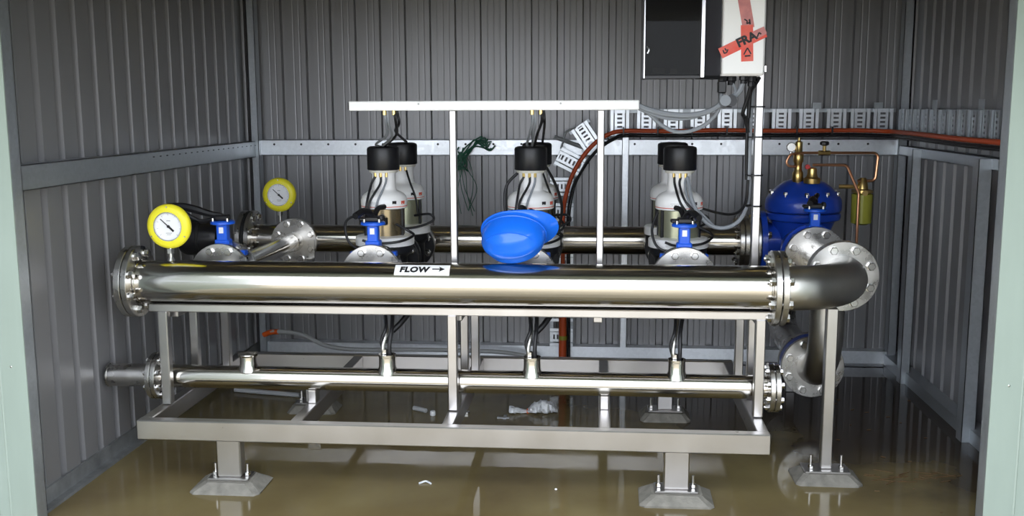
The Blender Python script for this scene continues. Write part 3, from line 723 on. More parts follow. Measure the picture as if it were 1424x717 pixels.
# ================================================================== low manifold on the skid
LY, LZ, LR = 4.14, 0.391, 0.0495
LM = thing('low_manifold', (-0.6, LY, ZT), 'thin stainless manifold pipe lying low on the skid with upright tees', 'pipe')
MB().cyl((-1.905, LY, LZ), (0.722, LY, LZ), LR, 48).build('pipe', 'stainless', LM)
flange(LM, (-1.905, LY, LZ), X, 0.102, 0.02, 0.045, 8, 0.082, 0.044, 0.011, shift=-0.011)
flange(LM, (-1.928, LY, LZ), X, 0.102, 0.02, 0.045, blt=False)
m = MB().ring((-2.04, LY, LZ), X, 0.050, 0.046, 0.20, 36, 0.001)
m.ring((-2.136, LY, LZ), X, 0.053, 0.046, 0.008, 36, 0.001); m.build('end_sleeve', 'stainless_flange', LM)
flange(LM, (0.714, LY, LZ), X, 0.102, 0.02, 0.045, 8, 0.082, 0.044, 0.011, shift=0.011)
MB().cyl((0.727, LY, LZ), (0.747, LY, LZ), 0.102, 36, 0.002).build('blind_flange', 'stainless_flange', LM)
for i, x in enumerate((-1.510, -0.898, -0.276, 0.330)):
    top = 0.505 if i else 0.497
    pr = [(0.048, LZ+0.030), (0.044, LZ+0.042), (0.039, LZ+0.052), (0.036, LZ+0.062), (0.0355, top-0.012)]
    pr += [(0.037, top-0.010), (0.037, top), (0.026, top), (0.026, top-0.03)] if i else [(0.041, top-0.010), (0.043, top-0.004), (0.041, top), (0.02, top+0.001)]
    MB().lathe(pr, (x, LY, 0), Z, 32).build('tee', 'stainless', LM)
for x in (-1.225, -0.60, 0.03):
    MB().bbox((x-0.018, LY-0.03, ZT-0.002), (x+0.018, LY+0.03, LZ-LR+0.004), 0.003).build('saddle', 'stainless_frame', LM, angle=30)
# drain hoses from the pumps down into the tees
for x, who, xp in ((-0.898, 'left', -0.935), (-0.276, 'middle', -0.295), (0.330, 'right', 0.345)):
    h = thing('drain_hose', (x, LY, 0.505), 'braided drain hose pair with brass fitting dropping into the %s tee of the low pipe' % who, 'hose', 'drain hoses')
    MB().tube(spline([(x-0.010, LY, 0.49), (x-0.016, LY-0.004, 0.54), (x-0.006, LY+0.03, 0.60), (xp, 4.27, 0.68), (xp+0.005, 4.30, 0.72)], 6), 0.0085, 10).build('braid', 'stainless_flange', h)
    MB().tube(spline([(x+0.012, LY, 0.49), (x+0.012, LY, 0.55), (x+0.016, LY+0.04, 0.62), (xp+0.03, 4.32, 0.70)], 6), 0.0085, 10).build('braid', 'black_cable', h)
    MB().tube(spline([(x-0.012, LY+0.014, 0.50), (x-0.026, LY+0.010, 0.56), (x-0.008, LY+0.03, 0.62), (xp-0.01, 4.32, 0.70)], 6), 0.007, 10).build('braid', 'black_cable', h)
    m = MB().lathe([(0.015, 0), (0.015, 0.03)], (x-0.010, LY, 0.495), Z, 6); m.build('lower_fitting', 'bolt_steel', h)
    m = MB().lathe([(0.014, 0), (0.014, 0.028)], (xp, 4.265, 0.660), V(0, 0.4, 0.9), 6); m.build('brass_fitting', 'brass', h)
    if who != 'right':
        MB().tube(spline([(xp+0.02, 4.34, 0.56), (xp+0.06, 4.36, 0.60), (xp+0.10, 4.40, 0.66), (xp+0.10, 4.42, 0.72)], 6), 0.013, 10).build('grey_tail', 'black_cable', h)

# ================================================================== outlet elbow and right hand pipework
OX = 1.052
EL = thing('outlet_elbow', (0.9, 4.15, 0.73), 'stainless elbow turning back from the right end of the large front pipe', 'elbow')
arc = [(0.745, PY, PZ)] + [(0.755+0.297*math.sin(a), PY+0.297-0.297*math.cos(a), PZ) for a in [PI/2*k/24 for k in range(25)]] + [(OX, 4.392, PZ)]
MB().tube(arc, PR, 48).build('bend', 'stainless_satin', EL)
flange(EL, (0.734, PY, PZ), X, 0.152, 0.024, 0.08, blt=False)
flange(EL, (OX, 4.396, PZ), -Y, 0.152, 0.024, 0.08, 8, 0.122, 0.052, 0.016, shift=-0.014)
SP = thing('outlet_spool', (OX, 4.66, 0.13), 'stainless tee pipe behind the big elbow flange with a leg bending down', 'pipe')
flange(SP, (OX, 4.424, PZ), -Y, 0.152, 0.024, 0.06, blt=False)
MB().cyl((OX, 4.43, PZ), (OX, 4.965, PZ), 0.078, 36).build('pipe', 'stainless', SP)
flange(SP, (OX, 4.962, PZ), -Y, 0.148, 0.024, 0.07, 8, 0.118, 0.10, 0.016, shift=-0.036)
dn = [(OX, 4.66, PZ), (OX, 4.66, 0.54)] + [(OX, 4.66+0.255*(1-math.cos(a)), 0.535-0.255*math.sin(a)) for a in [PI/2*k/20 for k in range(21)]]
MB().tube(dn, 0.078, 40).build('down_leg', 'stainless_satin', SP)
flange(SP, (OX, 4.925, 0.28), -Y, 0.152, 0.024, 0.07, 8, 0.122, 0.10, 0.016, shift=-0.036)
valve(OX, 'blue butterfly valve between the right flanges in front of the big blue control valve', 'grip', y=5.008, z=PZ, R=0.115)
lv = thing('wafer_valve', (OX, 4.97, 0.28), 'blue wafer valve clamped behind the low flange at right', 'valve')
MB().ring((OX, 4.970, 0.28), Y, 0.150, 0.06, 0.060, 36, 0.005).build('body', 'blue_paint', lv)
LB = thing('low_bypass', (OX, 5.4, 0.0), 'dark steel pipe running back from the low blue wafer valve', 'pipe')
flange(LB, (OX, 5.013, 0.28), Y, 0.152, 0.024, 0.07, blt=False)
pth = [(OX, 5.02, 0.28), (OX, 5.62, 0.28)] + [(OX, 5.63+0.2*math.sin(a), 0.48-0.2*math.cos(a)) for a in [PI/2*k/12 for k in range(13)]] + [(OX, 5.83, 0.74)]
MB().tube(pth, 0.078, 36).build('pipe', 'stainless_flange', LB)
flange(LB, (OX, 5.83, 0.745), Z, 0.14, 0.022, 0.07, 8, 0.115, 0.022)
MB().bbox((OX-0.025, 5.45, 0.0), (OX+0.025, 5.50, 0.205), 0.003).build('pipe_leg', 'stainless_frame', LB, angle=30)

# control valve
CX, CY = 1.080, 5.44
CV = thing('control_valve', (CX, CY, 0.66), 'large blue diaphragm control valve with brass pilot on top', 'valve')
MB().lathe([(0.09, 0.66), (0.125, 0.70), (0.14, 0.80), (0.145, 0.90), (0.165, 0.945), (0.188, 0.955), (0.193, 0.965), (0.193, 0.985), (0.186, 0.992)], (CX, CY, 0), Z, 48).build('body', 'blue_paint', CV)
bn = MB().lathe([(0.188, 0.996), (0.196, 1.004), (0.198, 1.030), (0.194, 1.060), (0.176, 1.090), (0.165, 1.098), (0.140, 1.125), (0.105, 1.150), (0.06, 1.165), (0.03, 1.168)], (CX, CY, 0), Z, 48).build('bonnet', 'blue_paint', CV)
for k in range(10):
    a = 2*PI*(k+0.35)/10
    place('bolt', bolt_mesh(0.06, 0.011), (CX+0.176*math.cos(a), CY+0.176*math.sin(a), 1.062), bn, Z.to_track_quat('Z', 'Y'))
MB().cyl((CX-0.028, CY-0.08, PZ), (CX-0.028, 5.09, PZ), 0.095, 32).build('inlet_port', 'blue_paint', CV)
flange(CV, (CX-0.028, 5.058, PZ), -Y, 0.150, 0.030, 0.08, blt=False, m='blue_paint', name='inlet_flange')
MB().cyl((CX-0.08, CY+0.02, RZ), (0.875, CY+0.02, RZ), 0.10, 32).build('outlet_port', 'blue_paint', CV)
flange(CV, (0.868, CY+0.02, RZ), X, 0.165, 0.030, 0.08, 8, 0.135, 0.058, 0.017, m='blue_paint', name='outlet_flange', shift=-0.013)
m = MB().lathe([(0.022, 1.15), (0.028, 1.16), (0.028, 1.20), (0.020, 1.215), (0.020, 1.25), (0.026, 1.26), (0.026, 1.30), (0.019, 1.31), (0.019, 1.36), (0.008, 1.368), (0.006, 1.385)], (CX-0.045, CY-0.06, 0.0), Z, 12)
m.build('pilot_valve', 'brass', CV)
m = MB().lathe([(0.042, 1.15), (0.044, 1.175), (0.030, 1.182), (0.024, 1.20), (0.024, 1.225), (0.012, 1.232)], (CX+0.02, CY-0.10, 0.0), Z, 12); m.build('bonnet_plug', 'brass', CV)
m = MB().cyl((CX-0.085, CY-0.072, 1.335), (CX-0.085, CY-0.052, 1.335), 0.024, 18, 0.003); m.cyl((CX-0.085, CY-0.062, 1.29), (CX-0.085, CY-0.062, 1.32), 0.006, 8); m.build('pilot_gauge', 'bolt_steel', CV)
MB().lathe([(0.013, 0), (0.013, 0.02)], (CX-0.005, CY-0.085, 1.235), -Y, 10).build('red_cap', 'handle_red', CV)
nv = MB().cyl((CX+0.055, CY-0.06, 1.305), (CX+0.115, CY-0.06, 1.305), 0.013, 10); nv.cyl((CX+0.085, CY-0.06, 1.30), (CX+0.085, CY-0.06, 1.345), 0.009, 10); nv = nv.build('needle_valve', 'brass', CV)
MB().lathe([(0.012, 0), (0.024, 0.006), (0.024, 0.018), (0.015, 0.024)], (CX+0.085, CY-0.06, 1.342), Z, 8).build('knob', 'black_plastic', nv)
cp = CY-0.06
for pts, r in ((([(CX-0.03, cp, 1.305), (CX+0.36, cp, 1.305), (CX+0.35, cp, 1.16), (CX+0.26, cp, 1.16)]), 0.0075),
               (([(CX-0.06, cp-0.02, 1.235), (CX-0.125, cp-0.02, 1.235), (CX-0.09, cp-0.02, 1.30), (CX-0.02, cp-0.02, 1.305)]), 0.0065),
               (([(CX+0.02, cp-0.04, 1.245), (CX+0.19, cp-0.05, 1.245), (CX+0.255, cp-0.06, 1.10), (CX+0.255, cp-0.06, 0.78), (CX+0.05, cp-0.06, 0.76)]), 0.0075)):
    MB().tube(fillet(pts, 0.025), r, 10).build('copper_tube', 'copper', CV)
fl = MB().lathe([(0.03, 0.93), (0.052, 0.94), (0.054, 1.09), (0.03, 1.10)], (CX+0.29, cp+0.01, 0.0), Z, 20); fl.build('filter_bowl', 'filter_bowl', CV)
m = MB().lathe([(0.056, 1.098), (0.056, 1.112), (0.03, 1.118), (0.022, 1.165), (0.015, 1.175)], (CX+0.29, cp+0.01, 0.0), Z, 12); m.cyl((CX+0.17, cp+0.01, 1.13), (CX+0.30, cp, 1.13), 0.011, 10)
m.cyl((CX+0.29, cp-0.05, 1.10), (CX+0.29, cp+0.01, 1.10), 0.015, 10); m.build('filter_head', 'brass', CV)
LK = thing('link_spool', (0.81, RY, 0.68), 'short flanged stainless piece joining the rear pipe to the blue control valve', 'pipe')
MB().cyl((0.775, RY, RZ), (0.84, RY, RZ), 0.08, 32).build('pipe', 'stainless', LK)
flange(LK, (0.783, RY, RZ), X, 0.142, 0.024, 0.07, blt=False); flange(LK, (0.838, RY, RZ), X, 0.165, 0.022, 0.07, blt=False)

# stand under the elbow
ST = thing('pipe_stand', (0.955, 4.15, 0.0), 'thin stainless post on a grout pad holding up the outlet elbow', 'stand')
MB().bbox((0.932, 4.125, 0.048), (0.978, 4.165, 0.731), 0.004).build('post', 'stainless_frame', ST, angle=30)
MB().bbox((0.862, 4.09, 0.040), (1.048, 4.20, 0.048), 0.002).build('base_plate', 'stainless_frame', ST, angle=30)
for s in (-1, 1):
    b = MB().cyl((0.955+s*0.062, 4.13, 0.02), (0.955+s*0.062, 4.13, 0.108), 0.006, 8); b.lathe([(0.012, 0), (0.012, 0.012)], (0.955+s*0.062, 4.13, 0.05), Z, 6); b.build('anchor_bolt', 'bolt_steel', ST)
pad(0.955, 4.145, 'sloped grey grout pad under the thin post at right', 0.135, 0.10, 0.10, 0.065)

# ================================================================== cable channel above the pumps
CH = thing('cable_channel', (-0.44, 4.2, 1.535), 'long white cable channel on two posts above the pumps', 'channel')
MB().bbox((-1.045, 4.178, 1.535), (0.160, 4.222, 1.574), 0.003).build('duct', 'white_paint', CH, angle=30)
MB().bbox((-1.050, 4.182, 1.539), (-1.0445, 4.218, 1.570), 0.002).build('end_cap', 'black_plastic', CH, angle=30)
for x in (-0.75, -0.16): MB().cyl((x, 4.1765, 1.562), (x, 4.180, 1.562), 0.004, 8).build('screw', 'label_print', CH)
for i, (xa, xb) in enumerate(((-0.898, -0.858), (-0.279, -0.243))):
    for j, x in enumerate((xa, xb)): MB().lathe([(0.009, 0), (0.009, 0.02)], (x, 4.2, 1.517), Z, 6).build('gland', 'brass', CH)
    px = PX[i]; who = ('left', 'middle')[i]
    def drop(pts, r_, mt, lab): tag(MB().tube(spline(pts, 7), r_, 8).build('dropper_cable', mt), lab, 'cable', 'dropper cables at the %s pumps' % who)
    lab = ['%s grey cable dropping from the white channel to the cap of the %s front pump' % (q, who) for q in ('leftmost', 'second')]
    drop([(xa, 4.2, 1.535), (xa+0.002, 4.21, 1.49), (xa-0.02, 4.33, 1.43), (px-0.01, 4.50, 1.385), (px-0.01, 4.58, 1.37)], 0.0055, 'grey_cable', lab[0])
    drop([(xa+0.012, 4.2, 1.535), (xa+0.012, 4.22, 1.48), (xa-0.006, 4.36, 1.42), (px+0.01, 4.55, 1.377)], 0.0055, 'grey_cable', lab[1])
    drop([(xb, 4.2, 1.535), (xb+0.004, 4.21, 1.49), (xb-0.025, 4.36, 1.43), (px+0.02, 4.56, 1.377)], 0.006, 'black_cable', 'black cable dropping from the white channel to the cap of the %s front pump' % who)
    drop([(xb+0.012, 4.2, 1.535), (xb+0.014, 4.23, 1.48), (px+0.06, 4.6, 1.44), (px+0.03, 5.02, 1.375)], 0.006, 'black_cable', 'black cable running back from the white channel to the %s rear pump' % who)


# ================================================================== control cabinets on their post
CP = thing('cabinet_post', (0.662, 4.325, 0.70), 'tall stainless post carrying the control cabinets, cables strapped to it', 'post')
MB().bbox((0.645, 4.305, 0.70), (0.679, 4.341, 2.30), 0.004).build('post', 'stainless_frame', CP, angle=30)
MB().tube(spline([(0.632, 4.325, 1.62), (0.630, 4.33, 1.4), (0.632, 4.34, 1.24)], 6), 0.009, 8).build('cable', 'grey_cable', CP)
MB().tube(spline([(0.620, 4.31, 1.62), (0.616, 4.32, 1.4), (0.622, 4.34, 1.24)], 6), 0.007, 8).build('cable', 'black_cable', CP)
for z in (1.13, 1.26, 1.42, 1.545):
    MB().ring((0.652, 4.322, z), Z, 0.036, 0.034, 0.006, 20, 0.001).build('strap', 'black_plastic', CP)
CB = thing('white_cabinet', (0.56, 4.2, 1.667), 'white electrical cabinet crossed with red FRAGILE tape, top right', 'cabinet')
x0, x1, zc, yf = 0.4745, 0.6465, 1.667, 4.10
MB().bbox((x0, yf+0.02, zc), (x1, 4.30, 2.30), 0.006).build('body', 'white_paint', CB, angle=30)
MB().bbox((x0+0.004, yf, zc+0.004), (x1-0.004, yf+0.019, 2.29), 0.005).build('door', 'white_paint', CB, angle=30)
MB().bbox((x1-0.002, yf+0.012, zc+0.012), (x1+0.010, yf+0.03, zc+0.040), 0.003).build('hinge', 'aluminium', CB, angle=30)
MB().bbox((x0-0.018, yf+0.03, zc+0.03), (x0-0.001, yf+0.05, 2.30), 0.002).build('hinge_strip', 'white_paint', CB, angle=30)
def strip(a, b, w, y, mt, name, parent):
    a, b = Vector((a[0], y, a[1])), Vector((b[0], y, b[1])); d = (b-a).normalized(); n = V(-d.z, 0, d.x)*(w/2); t = V(0, 0.0008, 0)
    vs = [a-n, b-n, b+n, a+n]; vs += [v-t for v in vs]
    return MB().add(vs, [(0, 1, 2, 3), (7, 6, 5, 4), (0, 4, 5, 1), (1, 5, 6, 2), (2, 6, 7, 3), (3, 7, 4, 0)]).build(name, mt, parent, smooth=False)
v1 = strip((0.5445, 2.02), (0.578, 1.85), 0.046, yf-0.0004, 'pink_tape', 'tape_strip', CB)
v2 = strip((0.571, 1.862), (0.5765, 1.722), 0.047, yf-0.0012, 'red_tape', 'tape_strip', CB)
h1 = strip((0.471, 1.753), (0.642, 1.835), 0.042, yf-0.0020, 'red_tape', 'tape_strip', CB)
h2 = strip((0.598, 1.818), (0.6428, 1.842), 0.030, yf-0.0028, 'pink_tape', 'tape_strip', CB)
def flat_text(s, size, o, ang, y, parent, name='lettering', shear=0.0, bold=0.0022):
    vs, fs = text_mesh(s, size, shear, 0.0003, bold); c, sn = math.cos(ang), math.sin(ang)
    return MB().add([V(o[0]+v.x*c-v.y*sn, y-v.z, o[1]+v.x*sn+v.y*c) for v in vs], fs).build(name, 'ink', parent, smooth=False)
flat_text('FRA', 0.046, (0.541, 1.776), math.atan2(0.082, 0.171), yf-0.0036, h1)
def mark(pts, w, y, parent, mt='ink'):
    for a, b in zip(pts[:-1], pts[1:]): strip(a, b, w, y, mt, 'printed_mark', parent)
mark([(0.481, 1.766), (0.486, 1.753), (0.496, 1.757), (0.500, 1.769)], 0.005, yf-0.0032, h1)
mark([(0.488, 1.773), (0.494, 1.764)], 0.005, yf-0.0032, h1)
mark([(0.562, 1.748), (0.5755, 1.774), (0.590, 1.750)], 0.005, yf-0.0032, v2); mark([(0.566, 1.742), (0.588, 1.744)], 0.006, yf-0.0032, v2)
mark([(0.560, 1.884), (0.572, 1.877), (0.570, 1.867), (0.584, 1.872)], 0.005, yf-0.002, v1); mark([(0.580, 1.884), (0.583, 1.864)], 0.006, yf-0.002, v1)
mark([(0.612, 1.815), (0.618, 1.832), (0.627, 1.826)], 0.006, yf-0.0036, h2)
# dark glazed cabinet
GC = thing('glazed_cabinet', (0.30, 4.15, 1.655), 'dark glass fronted switch cabinet with a pale frame, left of the white cabinet', 'cabinet')
gx0, gx1, gz, gy = 0.170, 0.392, 1.655, 4.05
m = MB(); m.box((gx0, gy+0.10, gz), (gx1, gy+0.105, 2.30)); m.box((gx0, gy+0.01, gz), (gx0+0.004, gy+0.10, 2.30)); m.box((gx0, gy+0.01, gz), (gx1, gy+0.10, gz+0.004)); m.box((gx0, gy+0.01, 2.296), (gx1, gy+0.10, 2.30))
m.build('body', 'cabinet_dark_grey', GC, smooth=False)
dr = MB().bbox((gx0, gy, gz), (gx1, gy+0.012, gz+0.014), 0.002).build('door_frame', 'black_plastic', GC, angle=30)
MB().bbox((gx0-0.001, gy-0.002, gz+0.002), (gx0+0.005, gy+0.012, 2.30), 0.001).build('frame_stile', 'aluminium', dr, angle=30)
MB().bbox((gx1-0.002, gy-0.004, gz+0.004), (gx1+0.014, gy+0.014, 2.30), 0.002).build('frame_stile', 'aluminium', dr, angle=30)
gl = mat('tinted_glass', (0.10, 0.10, 0.10), 0.0, 0.03, trans=0.9, ior=1.15)
MB().box((gx0+0.005, gy+0.003, gz+0.014), (gx1-0.002, gy+0.007, 2.296)).build('glass_pane', 'tinted_glass', dr, smooth=False)
m = MB().box((gx0+0.008, gy+0.092, gz+0.012), (gx1-0.002, gy+0.098, 2.29)); m.build('back_plate', 'black_plastic', GC, smooth=False)
for x, w in ((0.205, 0.055), (0.275, 0.032)):
    MB().bbox((x, gy+0.055, gz+0.022), (x+w, gy+0.09, gz+0.044), 0.003).build('breaker', 'breaker', GC, angle=30)
m = MB().tube(spline([(gx0+0.014, gy-0.004, gz+0.125), (gx0+0.020, gy-0.008, gz+0.112), (gx0+0.014, gy-0.006, gz+0.098)], 5), 0.0035, 8); m.build('latch', 'aluminium', dr)
M4 = Matrix(((0.80, -0.6, 0, gx1+0.014), (0.6, 0.80, 0, gy+0.008), (0, 0, 1, 0), (0, 0, 0, 1)))
MB().box((0, 0, gz+0.012), (0.085, 0.006, 2.30), M4).build('side_panel', 'cabinet_dark_grey', GC, smooth=False)
MB().box((0, 0, gz-0.002), (0.085, 0.05, gz+0.012), M4).build('bottom_edge', 'black_plastic', GC, smooth=False)

# cable glands and looms below the cabinets
GL = CB
for x, y, l, r in ((0.490, 4.17, 0.05, 0.017), (0.53, 4.20, 0.035, 0.02), (0.575, 4.17, 0.03, 0.018), (0.61, 4.2, 0.04, 0.02)):
    MB().lathe([(r, 0), (r, l*0.5), (r*0.75, l*0.6), (r*0.75, l)], (x, y, 1.667), -Z, 8).build('gland', 'black_plastic', GL)
MB().bbox((0.472, 4.15, 1.60), (0.505, 4.19, 1.648), 0.004).build('connector', 'black_plastic', GL, angle=30)
MB().cyl((0.50, 4.13, 1.570), (0.50, 4.19, 1.562), 0.022, 18).build('coupler', 'grey_cable', GL)
MB().cyl((0.525, 4.15, 1.570), (0.525, 4.21, 1.566), 0.024, 18).build('coupler', 'black_plastic', GL)
for pts, r, mt, lab in (([(0.150, 4.2, 1.556), (0.20, 4.19, 1.535), (0.27, 4.18, 1.518), (0.36, 4.18, 1.512), (0.44, 4.18, 1.528), (0.50, 4.18, 1.565), (0.555, 4.18, 1.60), (0.575, 4.18, 1.645)], 0.011, 'grey_cable', 'thick grey cable sagging from the channel end up to the white cabinet'),
                   ([(0.150, 4.21, 1.550), (0.21, 4.2, 1.520), (0.28, 4.2, 1.500), (0.37, 4.2, 1.502), (0.45, 4.2, 1.530), (0.50, 4.2, 1.57)], 0.008, 'grey_cable', 'thin grey cable sagging just under the thick one to the coupler'),
                   ([(0.150, 4.2, 1.546), (0.20, 4.21, 1.52), (0.25, 4.22, 1.475), (0.31, 4.22, 1.445), (0.38, 4.22, 1.45), (0.44, 4.22, 1.48), (0.48, 4.2, 1.53), (0.49, 4.18, 1.60)], 0.008, 'grey_cable', 'lowest looping grey cable between the channel end and the black connector'),
                   ([(0.61, 4.2, 1.64), (0.60, 4.22, 1.58), (0.585, 4.24, 1.52), (0.60, 4.28, 1.50), (0.618, 4.31, 1.44)], 0.008, 'black_cable', 'black cable looping from a cabinet gland to the post'),
                   ([(0.53, 4.2, 1.65), (0.545, 4.18, 1.61), (0.535, 4.18, 1.585), (0.52, 4.18, 1.57)], 0.006, 'grey_cable', 'short grey cable curling from a gland into the black coupler'),
                   ([(0.64, 4.2, 1.66), (0.63, 4.25, 1.63), (0.622, 4.30, 1.60), (0.618, 4.31, 1.50)], 0.008, 'black_cable', 'black cable dropping straight from the cabinet corner along the post')):
    tag(MB().tube(spline(pts, 7), r, 8).build('cabinet_cable', mt), lab, 'cable', 'cables under the cabinets')

# ================================================================== hard hat on the pipe
def helmet():
    nt_, np_ = 64, 20; rx, ry, h = 0.136, 0.104, 0.128
    def pt(th, ph, off=0.0):
        c, s = math.cos(th), math.sin(th); sp, cp = math.sin(ph)**0.86, math.cos(ph)**0.9 if ph < PI/2-1e-6 else 0.0
        p = V(rx*sp*c, ry*sp*s, h*cp)
        k = 0.004*math.exp(-((p.y)/0.02)**4) + 0.003*math.exp(-((abs(p.y)-0.055)/0.01)**2)
        k *= max(0, cp)**0.3 * (1 if sp < 0.97 else 0.4)
        n = V(p.x/rx**2, p.y/ry**2, p.z/h**2 + 1e-4).normalized()
        return p + n*(k+off)
    m = MB()
    rows = []
    for i in range(1, np_+1): rows.append([pt(2*PI*k/nt_, PI/2*i/np_) for k in range(nt_)])
    def brim(th, e, dz):
        p = pt(th, PI/2); c = math.cos(th); d = V(p.x, p.y, 0).normalized()
        ext = 0.005 + 0.042*max(0, c)**2.2 + 0.006*max(0, -c)**3
        return p + d*ext*e + Z*(dz - 0.020*e*max(0, c)**2)
    for e, dz in ((0.0, -0.010), (0.15, -0.016), (0.5, -0.019), (1.0, -0.020), (1.0, -0.024), (0.4, -0.024), (0.0, -0.022)):
        rows.append([brim(2*PI*k/nt_, e, dz) for k in range(nt_)])
    for i in range(np_, 0, -2): rows.append([pt(2*PI*k/nt_, PI/2*i/np_, -0.005) - (Z*0.02 if i == np_ else Z*0) for k in range(nt_)])
    top = pt(0, 0.0001); m.v = [top] + [p for r in rows for p in r]
    m.f = [(0, 1+k, 1+(k+1) % nt_) for k in range(nt_)]
    for i in range(len(rows)-1): m.f += [(1+i*nt_+k, 1+(i+1)*nt_+k, 1+(i+1)*nt_+(k+1) % nt_, 1+i*nt_+(k+1) % nt_) for k in range(nt_)]
    m.f.append(tuple(1+(len(rows)-1)*nt_+k for k in range(nt_)))
    c = V(-0.10, -0.80, -0.60).normalized(); fx = V(0.93, 0.0, 0.24); fx = (fx - c*fx.dot(c)).normalized(); fy = c.cross(fx)
    M = Matrix((fx, fy, c)).transposed()
    m.v = [M @ p for p in m.v]
    cen = V(-0.348, 4.115, 1.032)
    lo = min(m.v, key=lambda p: p.z); cen.z = PZ + PR + 0.001 - lo.z
    m.v = [p+cen for p in m.v]
    H = thing('hard_hat', (cen.x, cen.y, PZ+PR), 'bright blue hard hat lying upside down on the large front pipe', 'helmet')
    m.build('shell', 'blue_helmet', H, angle=60)
    q = MB(); pts = []
    for k in range(41):
        th = 2*PI*k/40; pts.append(M @ (V(0.137*math.cos(th), 0.105*math.sin(th), 0.004)) + cen)
    q.tube(pts, 0.0035, 6); q.build('rain_gutter', 'blue_helmet', H)
    q = MB(); pts = [M @ pt(math.radians(a), math.radians(52), 0.001) + cen for a in range(25, 150, 6)]; q.tube(pts, 0.0022, 6); q.build('crease', 'blue_helmet', H)
    return H
helmet()

# ================================================================== bits left lying about
gw = thing('green_wire', (-0.80, 6.09, 1.26), 'tangle of dark green wire hung over the back wall girt', 'wire')
random.seed(11)
for k in range(22):
    b = V(-0.835+random.uniform(-.02, .03), 6.075, 1.25+random.uniform(-.02, .03))
    if k < 8: e = [b, b+V(0.05+random.uniform(-.02, .02), -0.01, 0.05), b+V(0.10+random.uniform(-.03, .03), -0.005, 0.085+random.uniform(-.01, .02)), b+V(0.14+random.uniform(-.03, .03), 0.0, 0.07+random.uniform(-.02, .03)), b+V(0.18+random.uniform(-.05, .01), 0.0, 0.075+random.uniform(-.02, .01))]
    elif k < 16: e = [b, b+V(random.uniform(-.03, .02), -0.01, -0.05), b+V(random.uniform(-.07, .02), -0.005, random.uniform(-.11, -.06)), b+V(random.uniform(-.06, .03), 0.0, -0.03), b+V(random.uniform(-.03, .03), 0, .03)]
    else: e = [b, b+V(random.uniform(0, .05), -0.01, -0.08), b+V(random.uniform(-.01, .08), -0.005, -0.2), b+V(random.uniform(0, .09), 0.0, -0.34)]
    MB().tube(spline(e, 6), 0.0045 if k < 16 else 0.0022, 6).build('strand', 'green_wire', gw)

bag = thing('plastic_bag', (-0.33, 4.97, 0.0), 'crumpled clear plastic bag tied with an orange band on the wet floor', 'bag')
m = MB(); random.seed(3); pts, n = [], 26
for i in range(n):
    t = i/(n-1); x = -0.447 + 0.245*t
    r = 0.010+0.016*abs(t-0.38)/0.38 if t < 0.38 else 0.010+0.034*math.sin(PI*min(1, (t-0.38)/0.62))**0.6
    pts.append((x, 4.955+0.03*t, max(0.006, r*0.72), r))
seg = 14; vs = []
for x, y, z, r in pts:
    for k in range(seg):
        a = 2*PI*k/seg; rr = r*(1+random.uniform(-.22, .22)); vs.append(V(x, y+rr*1.1*math.cos(a), max(0.002, z+rr*0.72*math.sin(a))))
m.add(vs, [(i*seg+k, i*seg+(k+1) % seg, (i+1)*seg+(k+1) % seg, (i+1)*seg+k) for i in range(n-1) for k in range(seg)] + [tuple(range(seg))[::-1], tuple((n-1)*seg+k for k in range(seg))])
m.build('film', 'clear_plastic', bag, angle=20)
MB().ring((-0.353, 4.966, 0.010), X, 0.0135, 0.008, 0.010, 16, 0.001).build('orange_band', 'orange_tape', bag)
def bit(name, m, mt, label, cat): return tag(m.build(name, mt, smooth=True), label, cat)
bit('grey_tube', MB().cyl((-1.99, 5.23, 0.013), (-1.60, 5.15, 0.013), 0.013, 12), 'grey_plastic', 'long grey plastic tube lying on the floor at the left under the low pipe', 'tube')
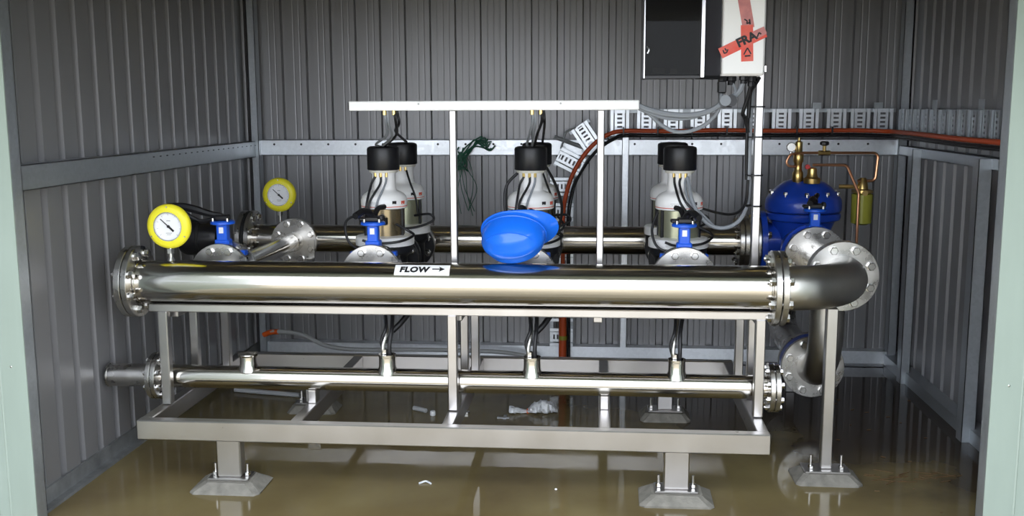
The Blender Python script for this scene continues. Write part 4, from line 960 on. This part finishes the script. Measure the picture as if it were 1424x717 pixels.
bit('tube_offcut', MB().cyl((-0.945, 4.97, 0.012), (-0.872, 4.925, 0.012), 0.012, 12, 0.002), 'grey_plastic', 'short grey tube offcut on the floor left of the middle upright', 'offcut')
bit('cork_plug', MB().lathe([(0.013, 0), (0.015, 0.004), (0.015, 0.018), (0.012, 0.024)], (-0.832, 4.89, 0.0), Z, 12), 'clear_plastic', 'small pale plastic plug beside the tube offcut', 'plug')
bit('hex_nut', MB().ring((-0.664, 4.93, 0.006), Z, 0.017, 0.009, 0.012, 6, 0.001), 'bolt_steel', 'steel nut on the floor just right of the middle upright', 'nut')
bit('plastic_scrap', MB().box((-0.50, 4.86, 0.0005), (-0.44, 4.875, 0.006)).box((-0.47, 4.85, 0.0005), (-0.455, 4.90, 0.008)), 'grey_plastic', 'small pale plastic scrap in front of the clear bag', 'scrap')
bit('white_scrap', MB().tube(spline([(-0.735, 3.95, 0.004), (-0.71, 3.97, 0.006), (-0.685, 3.95, 0.004)], 5), 0.004, 6), 'clear_plastic', 'tiny curled white scrap on the floor below the front rail', 'scrap')
bit('white_pebble', MB().lathe([(0.003, 0), (0.006, 0.003), (0.003, 0.007)], (-0.165, 3.93, 0.0), Z, 8), 'white_paint', 'tiny white speck on the wet floor under the front rail', 'speck')
random.seed(5)
lf = thing('leaf_litter', (1.4, 4.0, 0.0), 'brown twigs and leaf scraps washed up on the floor at right', 'litter'); lf['kind'] = 'stuff'
m = MB()
for k in range(44):
    x, y = random.uniform(1.12, 1.66), random.uniform(3.75, 5.4)
    if k < 26: x, y = random.uniform(1.15, 1.55), 4.18 + random.uniform(-.05, .05) - (x-1.3)*0.12
    a = random.uniform(-0.7, 0.7); l = random.uniform(0.01, 0.05) if k < 26 else random.uniform(0.004, 0.012)
    M4 = Matrix.Translation((x, y, 0.002)) @ Matrix.Rotation(a, 4, 'Z'); m.box((-l, -0.0016, -0.001), (l, 0.0016, 0.001), M4)
m.build('twigs', 'dry_leaf', lf, smooth=False)['kind'] = 'stuff'
